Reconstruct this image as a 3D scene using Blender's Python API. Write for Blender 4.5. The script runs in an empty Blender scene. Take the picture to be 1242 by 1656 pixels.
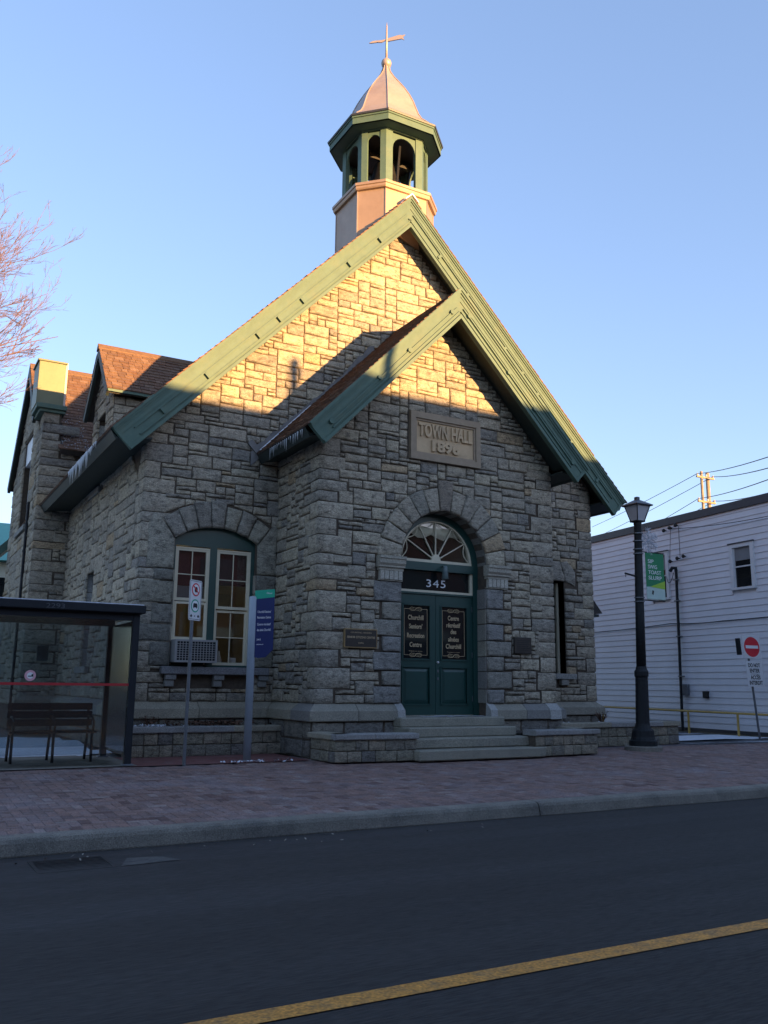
import bpy, math, random
from mathutils import Vector, Matrix
R = random.Random(7)
sc = bpy.context.scene
COL = sc.collection
V = Vector
# ------------------------------------------------------------------ camera
YAW, PIT, ROL, FPX = 0.5117, 0.1955, 0.0106, 1416.18
CAM = V((-6.2393, -13.3892, 1.1762))
cF = V((math.sin(YAW)*math.cos(PIT), math.cos(YAW)*math.cos(PIT), math.sin(PIT)))
cR = V((math.cos(YAW), -math.sin(YAW), 0)); cU = cR.cross(cF)
cr, cu = math.cos(ROL)*cR + math.sin(ROL)*cU, math.cos(ROL)*cU - math.sin(ROL)*cR
cam = bpy.data.cameras.new('camera'); camo = bpy.data.objects.new('camera', cam); COL.objects.link(camo)
camo.matrix_world = Matrix(((cr.x, cu.x, -cF.x, CAM.x), (cr.y, cu.y, -cF.y, CAM.y), (cr.z, cu.z, -cF.z, CAM.z), (0, 0, 0, 1)))
cam.sensor_fit = 'VERTICAL'; cam.sensor_height = 24; cam.lens = 24*FPX/1656
cam.clip_start = 0.1; cam.clip_end = 3000
sc.camera = camo
# ------------------------------------------------------------------ light
SUN = V((0.80, -2.38, 0.205)).normalized()          # towards the sun
EL = math.asin(SUN.z)
w = bpy.data.worlds.new('World'); sc.world = w; w.use_nodes = True
nt = w.node_tree; bg = nt.nodes['Background']
sky = nt.nodes.new('ShaderNodeTexSky'); sky.sky_type = 'NISHITA'; sky.sun_disc = False
sky.sun_elevation = EL; sky.sun_rotation = math.atan2(SUN.x, SUN.y)
sky.air_density = 1.0; sky.dust_density = 0.3; sky.ozone_density = 2.5; sky.altitude = 100
tint = nt.nodes.new('ShaderNodeMix'); tint.data_type = 'RGBA'; tint.blend_type = 'MULTIPLY'; tint.inputs[0].default_value = 1
tint.inputs[7].default_value = (1.12, 1.05, 1.24, 1)
gam = nt.nodes.new('ShaderNodeGamma'); gam.inputs[1].default_value = .68; nt.links.new(sky.outputs[0], gam.inputs[0]); nt.links.new(gam.outputs[0], tint.inputs[6]); nt.links.new(tint.outputs[2], bg.inputs[0]); bg.inputs[1].default_value = 0.14
sun = bpy.data.lights.new('sun', 'SUN'); sun.energy = 4.4; sun.angle = math.radians(0.5); sun.color = (1.0, 0.54, 0.20)
suno = bpy.data.objects.new('sun', sun); COL.objects.link(suno)
suno.rotation_euler = SUN.to_track_quat('Z', 'Y').to_euler()
sc.view_settings.view_transform = 'Standard'; sc.view_settings.look = 'None'
sc.view_settings.exposure = 2.15; sc.view_settings.gamma = 1
sc.view_settings.use_curve_mapping = False

# ------------------------------------------------------------------ materials
def pmat(name, col, rough=.7, metal=0, var=.15, scale=8, bump=0, bscale=40, attr=False, dark=None, dscale=2.0, damt=.5, spec=.5, stretch=None, grain=0):
    m = bpy.data.materials.new(name); m.use_nodes = True
    n = m.node_tree.nodes; l = m.node_tree.links
    b = n['Principled BSDF']; b.inputs['Roughness'].default_value = rough; b.inputs['Metallic'].default_value = metal
    b.inputs['Specular IOR Level'].default_value = spec
    tc = n.new('ShaderNodeTexCoord'); src = tc.outputs['Object']
    if stretch:
        mp = n.new('ShaderNodeMapping'); mp.inputs['Scale'].default_value = stretch; l.new(src, mp.inputs[0]); src = mp.outputs[0]
    ns = n.new('ShaderNodeTexNoise'); ns.inputs['Scale'].default_value = scale; ns.inputs['Detail'].default_value = 6; ns.inputs['Roughness'].default_value = .65
    l.new(src, ns.inputs['Vector'])
    mr = n.new('ShaderNodeMapRange'); mr.inputs['From Min'].default_value = .3; mr.inputs['From Max'].default_value = .7
    mr.inputs['To Min'].default_value = 1-var; mr.inputs['To Max'].default_value = 1+var; l.new(ns.outputs[0], mr.inputs[0])
    mul = n.new('ShaderNodeVectorMath'); mul.operation = 'SCALE'; l.new(mr.outputs[0], mul.inputs['Scale'])
    if attr:
        at = n.new('ShaderNodeAttribute'); at.attribute_name = 'Col'; l.new(at.outputs['Color'], mul.inputs[0])
    else:
        mul.inputs[0].default_value = col
    out = mul.outputs[0]
    if dark:
        n2 = n.new('ShaderNodeTexNoise'); n2.inputs['Scale'].default_value = dscale; n2.inputs['Detail'].default_value = 7; n2.inputs['Roughness'].default_value = .7
        l.new(src, n2.inputs['Vector'])
        r2 = n.new('ShaderNodeMapRange'); r2.inputs['From Min'].default_value = .50; r2.inputs['From Max'].default_value = .68; r2.inputs['To Max'].default_value = damt
        l.new(n2.outputs[0], r2.inputs[0])
        mx = n.new('ShaderNodeMix'); mx.data_type = 'RGBA'; l.new(r2.outputs[0], mx.inputs[0]); l.new(out, mx.inputs[6]); mx.inputs[7].default_value = (*dark, 1)
        out = mx.outputs[2]
    if grain:
        n3 = n.new('ShaderNodeTexNoise'); n3.inputs['Scale'].default_value = grain; n3.inputs['Detail'].default_value = 2
        l.new(src, n3.inputs['Vector'])
        r3 = n.new('ShaderNodeMapRange'); r3.inputs['From Min'].default_value = .3; r3.inputs['From Max'].default_value = .7; r3.inputs['To Min'].default_value = .6; r3.inputs['To Max'].default_value = 1.45
        l.new(n3.outputs[0], r3.inputs[0]); m3 = n.new('ShaderNodeVectorMath'); m3.operation = 'SCALE'; l.new(out, m3.inputs[0]); l.new(r3.outputs[0], m3.inputs['Scale']); out = m3.outputs[0]
    l.new(out, b.inputs['Base Color'])
    if bump:
        nb = n.new('ShaderNodeTexNoise'); nb.inputs['Scale'].default_value = bscale; nb.inputs['Detail'].default_value = 8; nb.inputs['Roughness'].default_value = .7
        l.new(src, nb.inputs['Vector'])
        bp = n.new('ShaderNodeBump'); bp.inputs['Strength'].default_value = 1; bp.inputs['Distance'].default_value = bump
        l.new(nb.outputs[0], bp.inputs['Height']); l.new(bp.outputs[0], b.inputs['Normal'])
    return m

def glassmat(name, tint=(.8, .85, .85), alpha=.3, rough=.02):
    m = bpy.data.materials.new(name); m.use_nodes = True; n = m.node_tree.nodes; l = m.node_tree.links
    n.remove(n['Principled BSDF']); o = n['Material Output']
    t = n.new('ShaderNodeBsdfTransparent'); t.inputs[0].default_value = (*tint, 1)
    g = n.new('ShaderNodeBsdfGlossy'); g.inputs['Roughness'].default_value = rough
    fr = n.new('ShaderNodeFresnel'); fr.inputs[0].default_value = 1.5
    ad = n.new('ShaderNodeMath'); ad.operation = 'MULTIPLY_ADD'; ad.inputs[1].default_value = 1.0; ad.inputs[2].default_value = alpha; l.new(fr.outputs[0], ad.inputs[0])
    mx = n.new('ShaderNodeMixShader'); l.new(ad.outputs[0], mx.inputs[0]); l.new(t.outputs[0], mx.inputs[1]); l.new(g.outputs[0], mx.inputs[2]); l.new(mx.outputs[0], o.inputs[0])
    return m

def emat(name, col, s):
    m = bpy.data.materials.new(name); m.use_nodes = True; b = m.node_tree.nodes['Principled BSDF']
    b.inputs['Base Color'].default_value = (*col, 1); b.inputs['Emission Color'].default_value = (*col, 1); b.inputs['Emission Strength'].default_value = s
    return m

STONE = pmat('limestone', (0, 0, 0), .9, attr=True, var=.24, scale=9, bump=.042, bscale=13, dark=(.06, .055, .05), dscale=8, damt=.75, spec=.2, grain=60, stretch=(1, 1, 1.9))
SMOOTHSTONE = pmat('dressed_stone', (0, 0, 0), .85, attr=True, var=.14, scale=6, bump=.006, bscale=50, dark=(.07, .07, .07), dscale=3, damt=.3, spec=.3, grain=90)
MORTAR = pmat('mortar', (.085, .066, .048), .95, var=.3, scale=12, bump=.006, bscale=60)
GREEN = pmat('green_trim_paint', (.080, .140, .112), .6, spec=.3, var=.12, scale=5, bump=.0015, bscale=60, stretch=(1, 1, 1), dark=(.105, .135, .092), dscale=2.5, damt=.5)
EAVEDARK = pmat('dark_eave_green', (.022, .034, .030), .6, var=.2)  # near-black green on fascias, soffits, dormer and transept barge boards
DGREEN = pmat('dark_green_door_paint', (.014, .056, .048), .38, var=.08, scale=5, bump=.0008, bscale=80)
CREAM = pmat('cream_window_paint', (.60, .55, .40), .55, var=.08, scale=6, bump=.001)
METAL = pmat('champagne_sheet_metal', (.37, .31, .275), .42, metal=.3, var=.08, scale=2.5, bump=.003, bscale=3, dark=(.29, .21, .17), dscale=1.5, damt=.5)
COPPER = pmat('tan_copper_sheet', (.36, .255, .175), .45, metal=.3, var=.1, scale=2.5, bump=.003, bscale=3, dark=(.30, .19, .12), dscale=1.5, damt=.5)
CAPMETAL = pmat('weathered_cap_metal', (.135, .15, .085), .5, metal=.1, var=.08, scale=3, bump=.004, bscale=4)
LEAD = pmat('lead_flashing', (.15, .145, .14), .6, metal=.2, var=.25, scale=6, bump=.01, bscale=9, dark=(.22, .22, .22), dscale=5, damt=.4)
SHINGLE = pmat('cedar_shingle', (0, 0, 0), .9, attr=True, var=.25, scale=14, bump=.006, bscale=40, stretch=(1, 1, 1), spec=.2)
UNDER = pmat('roof_deck', (.05, .045, .04), .9, var=.2)
DARKBELL = pmat('dark_bronze', (.03, .03, .03), .5, metal=.6, var=.2)
IRON = pmat('black_cast_iron', (.012, .015, .018), .6, spec=.3, var=.2, scale=10, bump=.001, bscale=40)
BLACKMETAL = pmat('black_painted_steel', (.016, .019, .024), .6, spec=.25, var=.15, scale=6)
GALV = pmat('galvanised_steel', (.15, .165, .185), .45, metal=.5, var=.15, scale=20)
BLUEGREY = pmat('pale_grey_post_paint', (.30, .36, .42), .45, var=.06, scale=8)
ASPHALT = pmat('asphalt', (.030, .028, .026), .88, var=.16, scale=.9, bump=.004, bscale=160, dark=(.045, .044, .044), dscale=1.1, damt=.7, grain=110, stretch=(.09, 1, 1), spec=.35)
CONC = pmat('kerb_concrete', (.195, .18, .15), .9, var=.2, scale=3, bump=.006, bscale=40, dark=(.06, .06, .06), dscale=2.2, damt=.55, grain=110)
STEPC = pmat('step_concrete', (.25, .24, .19), .88, var=.18, scale=4, bump=.005, bscale=30, dark=(.11, .11, .10), dscale=2, damt=.6, grain=80)
PAVER = pmat('clay_paver', (0, 0, 0), .85, attr=True, var=.2, scale=7, bump=.004, bscale=60, dark=(.26, .25, .27), dscale=1.1, damt=.42, grain=70)
SANDJ = pmat('sand_joint', (.12, .10, .105), .95, var=.3, scale=20, bump=.003)
REDPAVE = pmat('red_stamped_paving', (.16, .062, .055), .85, var=.2, scale=5, bump=.003, dark=(.2, .17, .17), dscale=2, damt=.4)
SNOW = pmat('old_snow', (.62, .66, .72), .8, var=.12, scale=9, bump=.02, bscale=12)
SOIL = pmat('soil', (.045, .035, .028), .95, var=.4, scale=14, bump=.02, bscale=25)
GROUNDM = pmat('bare_ground', (.09, .09, .085), .95, var=.3, scale=1.5, bump=.01, bscale=10, dark=(.5, .53, .57), dscale=.5, damt=.7)
YELLOW = pmat('yellow_road_paint', (.50, .225, .035), .7, var=.14, scale=12, bump=.002, bscale=120, dark=(.16, .11, .05), dscale=9, damt=.75, grain=60)
YRAIL = pmat('yellow_rail_paint', (.50, .33, .08), .5, var=.15)
SIDING = pmat('lavender_white_siding', (.70, .70, .73), .55, var=.06, scale=1.2, bump=.0015, bscale=12, dark=(.61, .61, .65), dscale=.7, damt=.4)
WHITE = pmat('white_paint', (.66, .67, .68), .5, var=.05)
DARKTRIM = pmat('dark_roof_flashing', (.03, .035, .045), .5, var=.15)
BLACKR = pmat('black_rubber', (.015, .015, .015), .6)
ICE = pmat('icicle_ice', (.50, .52, .53), .25, var=.05)
BARK = pmat('winter_bark', (.13, .08, .072), .85, var=.25, scale=14, bump=.004)
WOODPOLE = pmat('weathered_pole_wood', (.31, .24, .16), .9, var=.2, scale=5)
OPPBRICK = pmat('red_brick_facade', (.22, .11, .08), .9, var=.2, scale=5, bump=.004)
PLASTER = pmat('room_wall_paint', (.44, .43, .36), .9, var=.06)
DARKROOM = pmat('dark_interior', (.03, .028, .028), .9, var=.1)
BLIND = pmat('maroon_blind', (.10, .03, .035), .9, var=.1)
GREYBLIND = pmat('grey_blind', (.22, .23, .24), .9, var=.05)
GLASS = glassmat('window_glass', (.92, .93, .92), .03)
SHGLASS = glassmat('shelter_glass', (.80, .85, .87), .07, .12)
DGLASS = pmat('dark_door_glass', (.012, .014, .015), .06, var=.05, spec=.6)
FROST = pmat('frosted_lamp_glass', (.42, .43, .46), .35, var=.05, spec=.6)
GOLD = pmat('gold_leaf_print', (.50, .38, .22), .55, var=.1)
BLACKINK = pmat('black_print', (.01, .01, .012), .6)
WHITEINK = pmat('white_print', (.75, .76, .77), .55, var=.03)
REDINK = pmat('red_print', (.62, .02, .035), .5, var=.04)
REDTAPE = pmat('red_tape', (.40, .02, .025), .6, var=.1)
PINK = pmat('pink_decal', (.68, .36, .40), .6, var=.03)
SGREEN = pmat('green_sign_print', (.01, .36, .22), .5, var=.03)
SBLUE = pmat('navy_sign_print', (.008, .018, .105), .45, var=.05)
BGREEN = pmat('green_banner', (.02, .20, .085), .75, var=.05)
LIME = pmat('lime_banner', (.30, .50, .05), .75, var=.05)
PALEB = pmat('pale_banner', (.42, .55, .50), .75, var=.05)
BRONZE = pmat('bronze_plaque', (.045, .038, .032), .45, metal=.3, var=.15, scale=15)
TAN = pmat('sandstone_tablet', (.52, .385, .235), .85, var=.1, scale=5, bump=.003, bscale=60, dark=(.2, .16, .13), dscale=3, damt=.3)
ACGREY = pmat('air_conditioner_grey', (.30, .30, .29), .5, var=.08, dark=(.2, .12, .07), dscale=4, damt=.25)
LAMPON = emat('lit_ceiling_lamp', (1.0, .70, .25), 1.3)
LEAFB = pmat('dry_leaves', (.10, .05, .03), .9, var=.4)
TEAL = pmat('teal_metal_roof', (.05, .28, .22), .4, var=.1)
CREAMW = pmat('cream_house_wall', (.50, .48, .38), .8, var=.06)
SILVER = pmat('silver_garland', (.44, .46, .50), .4, metal=.1, var=.1)
PAPER = pmat('grey_notice', (.20, .22, .23), .6)

# ------------------------------------------------------------------ helpers
WL = {}
def link(o, parent):
    COL.objects.link(o)
    if parent is not None: o.parent = parent; WL[o.name] = WL[parent.name]
    return o
def thing(name, label, cat, loc=(0, 0, 0), group=None):
    o = bpy.data.objects.new(name, None); o.empty_display_size = .2; COL.objects.link(o); o.location = loc
    WL[o.name] = V(loc); o['label'] = label; o['category'] = cat
    if group: o['group'] = group
    return o
def tag(o, label, cat, group=None):
    o['label'] = label; o['category'] = cat
    if group: o['group'] = group
    return o
class MB:
    def __init__(s): s.v = []; s.f = []; s.c = []; s.mi = []
    def add(s, vs, fs, col=(1, 1, 1)):
        b = len(s.v); s.v += [V(x) for x in vs]; s.c += [col]*len(vs); s.f += [tuple(b+i for i in f) for f in fs]; return s
    def box(s, a, b, col=(1, 1, 1)):
        x0, y0, z0 = [min(a[i], b[i]) for i in range(3)]; x1, y1, z1 = [max(a[i], b[i]) for i in range(3)]
        return s.add([(x0, y0, z0), (x1, y0, z0), (x1, y1, z0), (x0, y1, z0), (x0, y0, z1), (x1, y0, z1), (x1, y1, z1), (x0, y1, z1)],
                     [(0, 3, 2, 1), (4, 5, 6, 7), (0, 1, 5, 4), (1, 2, 6, 5), (2, 3, 7, 6), (3, 0, 4, 7)], col)
    def bbox(s, a, b, e=.006, col=(1, 1, 1)):
        "box with a bevelled outline (8 corners each cut into three)"
        x0, y0, z0 = [min(a[i], b[i]) for i in range(3)]; x1, y1, z1 = [max(a[i], b[i]) for i in range(3)]
        e = min(e, (x1-x0)/2.2, (y1-y0)/2.2, (z1-z0)/2.2)
        def ring(ix, z): return [(x0+ix, y0+e if ix == 0 else y0+ix, z)]
        vs = []
        for z, i in ((z0, e), (z0+e, 0), (z1-e, 0), (z1, e)):
            vs += [(x0+i+e*(i == 0), y0+i, z), (x1-i-e*(i == 0), y0+i, z), (x1-i, y0+i+e*(i == 0), z), (x1-i, y1-i-e*(i == 0), z),
                   (x1-i-e*(i == 0), y1-i, z), (x0+i+e*(i == 0), y1-i, z), (x0+i, y1-i-e*(i == 0), z), (x0+i, y0+i+e*(i == 0), z)]
        fs = []
        for k in range(3):
            for j in range(8): a_, b_ = k*8+j, k*8+(j+1) % 8; fs.append((a_, b_, b_+8, a_+8))
        fs.append(tuple(range(24, 32))); fs.append(tuple(reversed(range(8))))
        return s.add(vs, fs, col)
    def fbox(s, fr, u0, u1, z0, z1, d0, d1, col=(1, 1, 1)):
        c = [fr.p(u, z, d) for d in (d0, d1) for u, z in ((u0, z0), (u1, z0), (u1, z1), (u0, z1))]
        return s.add(c, [(3, 2, 1, 0), (4, 5, 6, 7), (0, 1, 5, 4), (1, 2, 6, 5), (2, 3, 7, 6), (3, 0, 4, 7)], col)
    def prism(s, fr, poly, d0, d1, col=(1, 1, 1)):
        n = len(poly); c = [fr.p(u, z, d0) for u, z in poly]+[fr.p(u, z, d1) for u, z in poly]
        return s.add(c, [tuple(range(n, 2*n)), tuple(reversed(range(n)))]+[(i, (i+1) % n, n+(i+1) % n, n+i) for i in range(n)], col)
    def tube(s, pts, r, n=8, caps=True, col=(1, 1, 1)):
        pts = [V(p) for p in pts]; k = len(pts); rs = r if isinstance(r, (list, tuple)) else [r]*k
        vs = []; up = None
        for i, p in enumerate(pts):
            t = (pts[min(i+1, k-1)]-pts[max(i-1, 0)]).normalized()
            if up is None: up = V((0, 0, 1)) if abs(t.z) < .9 else V((1, 0, 0))
            a = t.cross(up).normalized(); b = a.cross(t).normalized(); up = b
            for j in range(n):
                q = 2*math.pi*j/n; vs.append(p+(a*math.cos(q)+b*math.sin(q))*rs[i])
        fs = [(i*n+j, i*n+(j+1) % n, (i+1)*n+(j+1) % n, (i+1)*n+j) for i in range(k-1) for j in range(n)]
        if caps: fs += [tuple(reversed(range(n))), tuple(range((k-1)*n, k*n))]
        return s.add(vs, fs, col)
    def lathe(s, prof, c=(0, 0), n=20, sq=None, col=(1, 1, 1), M=None):
        vs = []
        for r, z in prof:
            for j in range(n):
                q = 2*math.pi*(j+.5)/n; vs.append(V((c[0]+r*math.cos(q), c[1]+r*math.sin(q), z)))
        k = len(prof)
        fs = [(i*n+j, i*n+(j+1) % n, (i+1)*n+(j+1) % n, (i+1)*n+j) for i in range(k-1) for j in range(n)]
        fs += [tuple(reversed(range(n))), tuple(range((k-1)*n, k*n))]
        if M: vs = [M @ v for v in vs]
        return s.add(vs, fs, col)
    def build(s, name, mat, parent=None, smooth=False, kind=None, label=None):
        off = WL[parent.name] if parent is not None else V((0, 0, 0))
        me = bpy.data.meshes.new(name); me.from_pydata([tuple(v-off) for v in s.v], [], s.f); me.materials.append(mat)
        at = me.color_attributes.new('Col', 'FLOAT_COLOR', 'POINT')
        flat = []
        for c in s.c: flat += [c[0], c[1], c[2], 1.0]
        at.data.foreach_set('color', flat)
        if smooth: me.polygons.foreach_set('use_smooth', [True]*len(me.polygons))
        me.update()
        o = bpy.data.objects.new(name, me)
        if parent is None: WL[o.name] = V((0, 0, 0))
        link(o, parent)
        WL[o.name] = off
        if kind: o['kind'] = kind
        if label: o['label'] = label
        return o
class Fr:
    "a vertical plane: u along it, z up, d outwards"
    def __init__(s, O, U, N): s.O = V(O); s.U = V(U); s.N = V(N)
    def p(s, u, z, d=0): return s.O+s.U*u+s.N*d+V((0, 0, z))
def bx(name, mat, parent, a, b, e=.005, **k): return MB().bbox(a, b, e).build(name, mat, parent, **k)
SPC = {'345': 1.15, 'TOWN HALL': 1.06}
def text(body, mat, parent, fr, u, z, h, width=None, d=.01, ext=.002, name='lettering', align='CENTER', bold=0, label=None, tilt=0):
    cu_ = bpy.data.curves.new('t', 'FONT'); cu_.body = body; cu_.size = 1; cu_.extrude = 0; cu_.offset = bold; cu_.space_character = SPC.get(body, 1); cu_.resolution_u = 4
    o = bpy.data.objects.new('t', cu_); COL.objects.link(o)
    me = bpy.data.meshes.new_from_object(o); bpy.data.objects.remove(o); bpy.data.curves.remove(cu_)
    vs = [v.co.copy() for v in me.vertices]; fs = [tuple(p_.vertices) for p_ in me.polygons]
    if not vs: return None
    x0, x1 = min(v.x for v in vs), max(v.x for v in vs); y0, y1 = min(v.y for v in vs), max(v.y for v in vs)
    sy = h/.72; sx = sy if width is None else width/(x1-x0)
    ed = {}
    for f in fs:
        for i in range(len(f)):
            a, b = f[i], f[(i+1) % len(f)]
            if (b, a) in ed: ed.pop((b, a))
            else: ed[(a, b)] = 1
    W_ = (x1-x0)*sx; ox = {'CENTER': u-W_/2, 'LEFT': u, 'RIGHT': u-W_}[align]
    m = MB(); n = len(vs)
    top = [fr.p(ox+(v.x-x0)*sx, z+v.y*sy+tilt*(v.x-x0)*sx, d+ext) for v in vs]; bot = [fr.p(ox+(v.x-x0)*sx, z+v.y*sy+tilt*(v.x-x0)*sx, d) for v in vs]
    m.add(top+bot, fs+[(a+n, b+n, b, a) for a, b in ed])
    bpy.data.meshes.remove(me)
    return m.build(name, mat, parent, label=label)

# ---- stones
PAL = [((.395, .352, .27), 6), ((.37, .333, .26), 7), ((.335, .306, .245), 5), ((.42, .375, .28), 3), ((.29, .268, .22), 2.4), ((.25, .236, .205), 1), ((.40, .315, .205), .6)]
def pcol(pal=PAL, rnd=R, j=.07):
    c = rnd.choices([p_[0] for p_ in pal], [p_[1] for p_ in pal])[0]; k = 1+rnd.uniform(-j, j)
    return tuple(x*k for x in c)
DARKPAL = [((.21, .205, .19), 4), ((.24, .23, .20), 3), ((.27, .255, .205), 3)]
def shrink(poly, e):
    cx = sum(p_[0] for p_ in poly)/len(poly); cy = sum(p_[1] for p_ in poly)/len(poly)
    w_ = max(abs(p_[0]-cx) for p_ in poly); h_ = max(abs(p_[1]-cy) for p_ in poly)
    if w_ < e*1.3 or h_ < e*1.3: return None
    return [(cx+(p_[0]-cx)*(1-e/w_), cy+(p_[1]-cy)*(1-e/h_)) for p_ in poly]
def cliphp(poly, nx, ny, c):
    "keep nx*x+ny*y <= c"
    out = []
    for i in range(len(poly)):
        a, b = poly[i], poly[(i+1) % len(poly)]; da = nx*a[0]+ny*a[1]-c; db = nx*b[0]+ny*b[1]-c
        if da <= 0: out.append(a)
        if da*db < 0:
            t = da/(da-db); out.append((a[0]+(b[0]-a[0])*t, a[1]+(b[1]-a[1])*t))
    return out
def rockface(m, fr, poly, base, bulge, col, joint=.0085, rnd=R, jit=.007, seg=.16):
    p_ = shrink(poly, joint)
    if not p_: return
    ring = []
    for i in range(len(p_)):
        a, b = p_[i], p_[(i+1) % len(p_)]; L_ = math.hypot(b[0]-a[0], b[1]-a[1]); k = 2 if L_ > seg else 1
        for j in range(k):
            t = j/k; ring.append((a[0]+(b[0]-a[0])*t+rnd.uniform(-jit, jit), a[1]+(b[1]-a[1])*t+rnd.uniform(-jit, jit)))
    n = len(ring); cx = sum(q[0] for q in ring)/n; cy = sum(q[1] for q in ring)/n
    mn = min(max(q[0] for q in ring)-min(q[0] for q in ring), max(q[1] for q in ring)-min(q[1] for q in ring))
    def ins(e):
        o_ = []
        for q in ring:
            dx, dy = cx-q[0], cy-q[1]; L_ = math.hypot(dx, dy) or 1; k = min(e/L_, .45); o_.append((q[0]+dx*k, q[1]+dy*k))
        return o_
    r1 = ins(min(.012, mn*.12)); r2 = ins(min(.05, mn*.3))
    vs = [fr.p(u, z, -.02) for u, z in ring]+[fr.p(u, z, base*.55+rnd.uniform(-.003, .003)) for u, z in ring]
    vs += [fr.p(u, z, base+rnd.uniform(0, bulge*.5)) for u, z in r1]
    vs += [fr.p(u+rnd.uniform(-.008, .008), z+rnd.uniform(-.008, .008), base+rnd.uniform(.1, 1)*bulge) for u, z in r2]
    vs.append(fr.p(cx+rnd.uniform(-.02, .02), cy+rnd.uniform(-.01, .01), base+rnd.uniform(.3, 1.1)*bulge))
    fs = [(k*n+i, k*n+(i+1) % n, (k+1)*n+(i+1) % n, (k+1)*n+i) for k in range(3) for i in range(n)]
    fs += [(3*n+i, 3*n+(i+1) % n, 4*n) for i in range(n)]
    m.add(vs, fs, col)
SCORED = {}
def keep(kind, score, m): SCORED.setdefault(kind, []).append((score, m))
def score(c, n, area):
    d = V(c)-CAM; L_ = d.length; fx = -(d/L_).dot(V(n))
    q = d.dot(cF)
    if q < .5 or fx < 0: return 0
    x, y = d.dot(cr)/q*FPX, d.dot(cu)/q*FPX
    return area*max(fx, 0)/L_**2*(1 if abs(x) < 621 and abs(y) < 828 else .01)
def flush(kind, name, mat, parent, mass, limit=300, smooth=True):
    L_ = sorted(SCORED.pop(kind, []), key=lambda t: -t[0]); big = MB()
    for i, (s_, m) in enumerate(L_):
        if i < limit and s_ > 0: m.build(name, mat, parent, smooth=smooth)
        else: big.add(m.v, m.f); big.c[-len(m.v):] = m.c if m.v else []
    if big.v: big.build(mass, mat, parent, smooth=smooth, kind='stuff')
def ashlar(kind, fr, u0, u1, z0, z1, excl, clips, seed, cw=.092, ch=.076, pal=PAL, base=.013, bulge=.024):
    rnd = random.Random(seed); nu = int(round((u1-u0)/cw)); nz = int(round((z1-z0)/ch)); cw = (u1-u0)/nu; ch = (z1-z0)/nz
    occ = [[excl(u0+(i+.5)*cw, z0+(j+.5)*ch, cw, ch) for i in range(nu)] for j in range(nz)]
    for j in range(nz):
        i = 0
        while i < nu:
            if occ[j][i]: i += 1; continue
            run = 0
            while i+run < nu and not occ[j][i+run]: run += 1
            h = rnd.choices([1, 2, 3, 4], [1.6, 4.6, 2.6, .3])[0]
            wd = rnd.randint(2, 5) if h == 1 else (rnd.randint(2, 6) if h == 2 else rnd.randint(3, 8))
            if run-wd < 2: wd = run if run <= 7 else run//2
            wd = min(wd, run); h = max(1, min(h, int(wd*cw/ch*.95+.3)))
            hh = 1
            while hh < h and j+hh < nz and not any(occ[j+hh][i+k] for k in range(wd)): hh += 1
            for a in range(hh):
                for k in range(wd): occ[j+a][i+k] = True
            jz = [rnd.uniform(-.006, .006) for _ in range(2)]
            poly = [(u0+i*cw, z0+j*ch), (u0+(i+wd)*cw, z0+j*ch), (u0+(i+wd)*cw, z0+(j+hh)*ch), (u0+i*cw, z0+(j+hh)*ch)]
            for c in clips:
                poly = c(poly)
                if not poly or len(poly) < 3: break
            if poly and len(poly) >= 3:
                m = MB(); rockface(m, fr, poly, base+rnd.uniform(0, .014), bulge*rnd.uniform(.5, 1.5), pcol(pal, rnd), rnd=rnd)
                if m.v:
                    cx = sum(q[0] for q in poly)/len(poly); cz = sum(q[1] for q in poly)/len(poly)
                    ar = (max(q[0] for q in poly)-min(q[0] for q in poly))*(max(q[1] for q in poly)-min(q[1] for q in poly))
                    keep(kind, score(fr.p(cx, cz), fr.N, ar), m)
            i += wd
def gableclip(cu_, za, s, marg=0):
    "z <= za - s|u-cu|"
    def f(poly):
        poly = cliphp(poly, s, 1, za+s*cu_-marg)
        return cliphp(poly, -s, 1, za-s*cu_-marg) if len(poly) > 2 else poly
    return f
def circclip(cx, cz, r):
    def f(poly):
        px = sum(q[0] for q in poly)/len(poly)-cx; pz = sum(q[1] for q in poly)/len(poly)-cz; L_ = math.hypot(px, pz)
        if L_ > r*1.9 or pz < -.02: return poly
        nx, nz_ = px/L_, pz/L_
        return cliphp(poly, -nx, -nz_, -(nx*cx+nz_*cz)-r)
    return f
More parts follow.
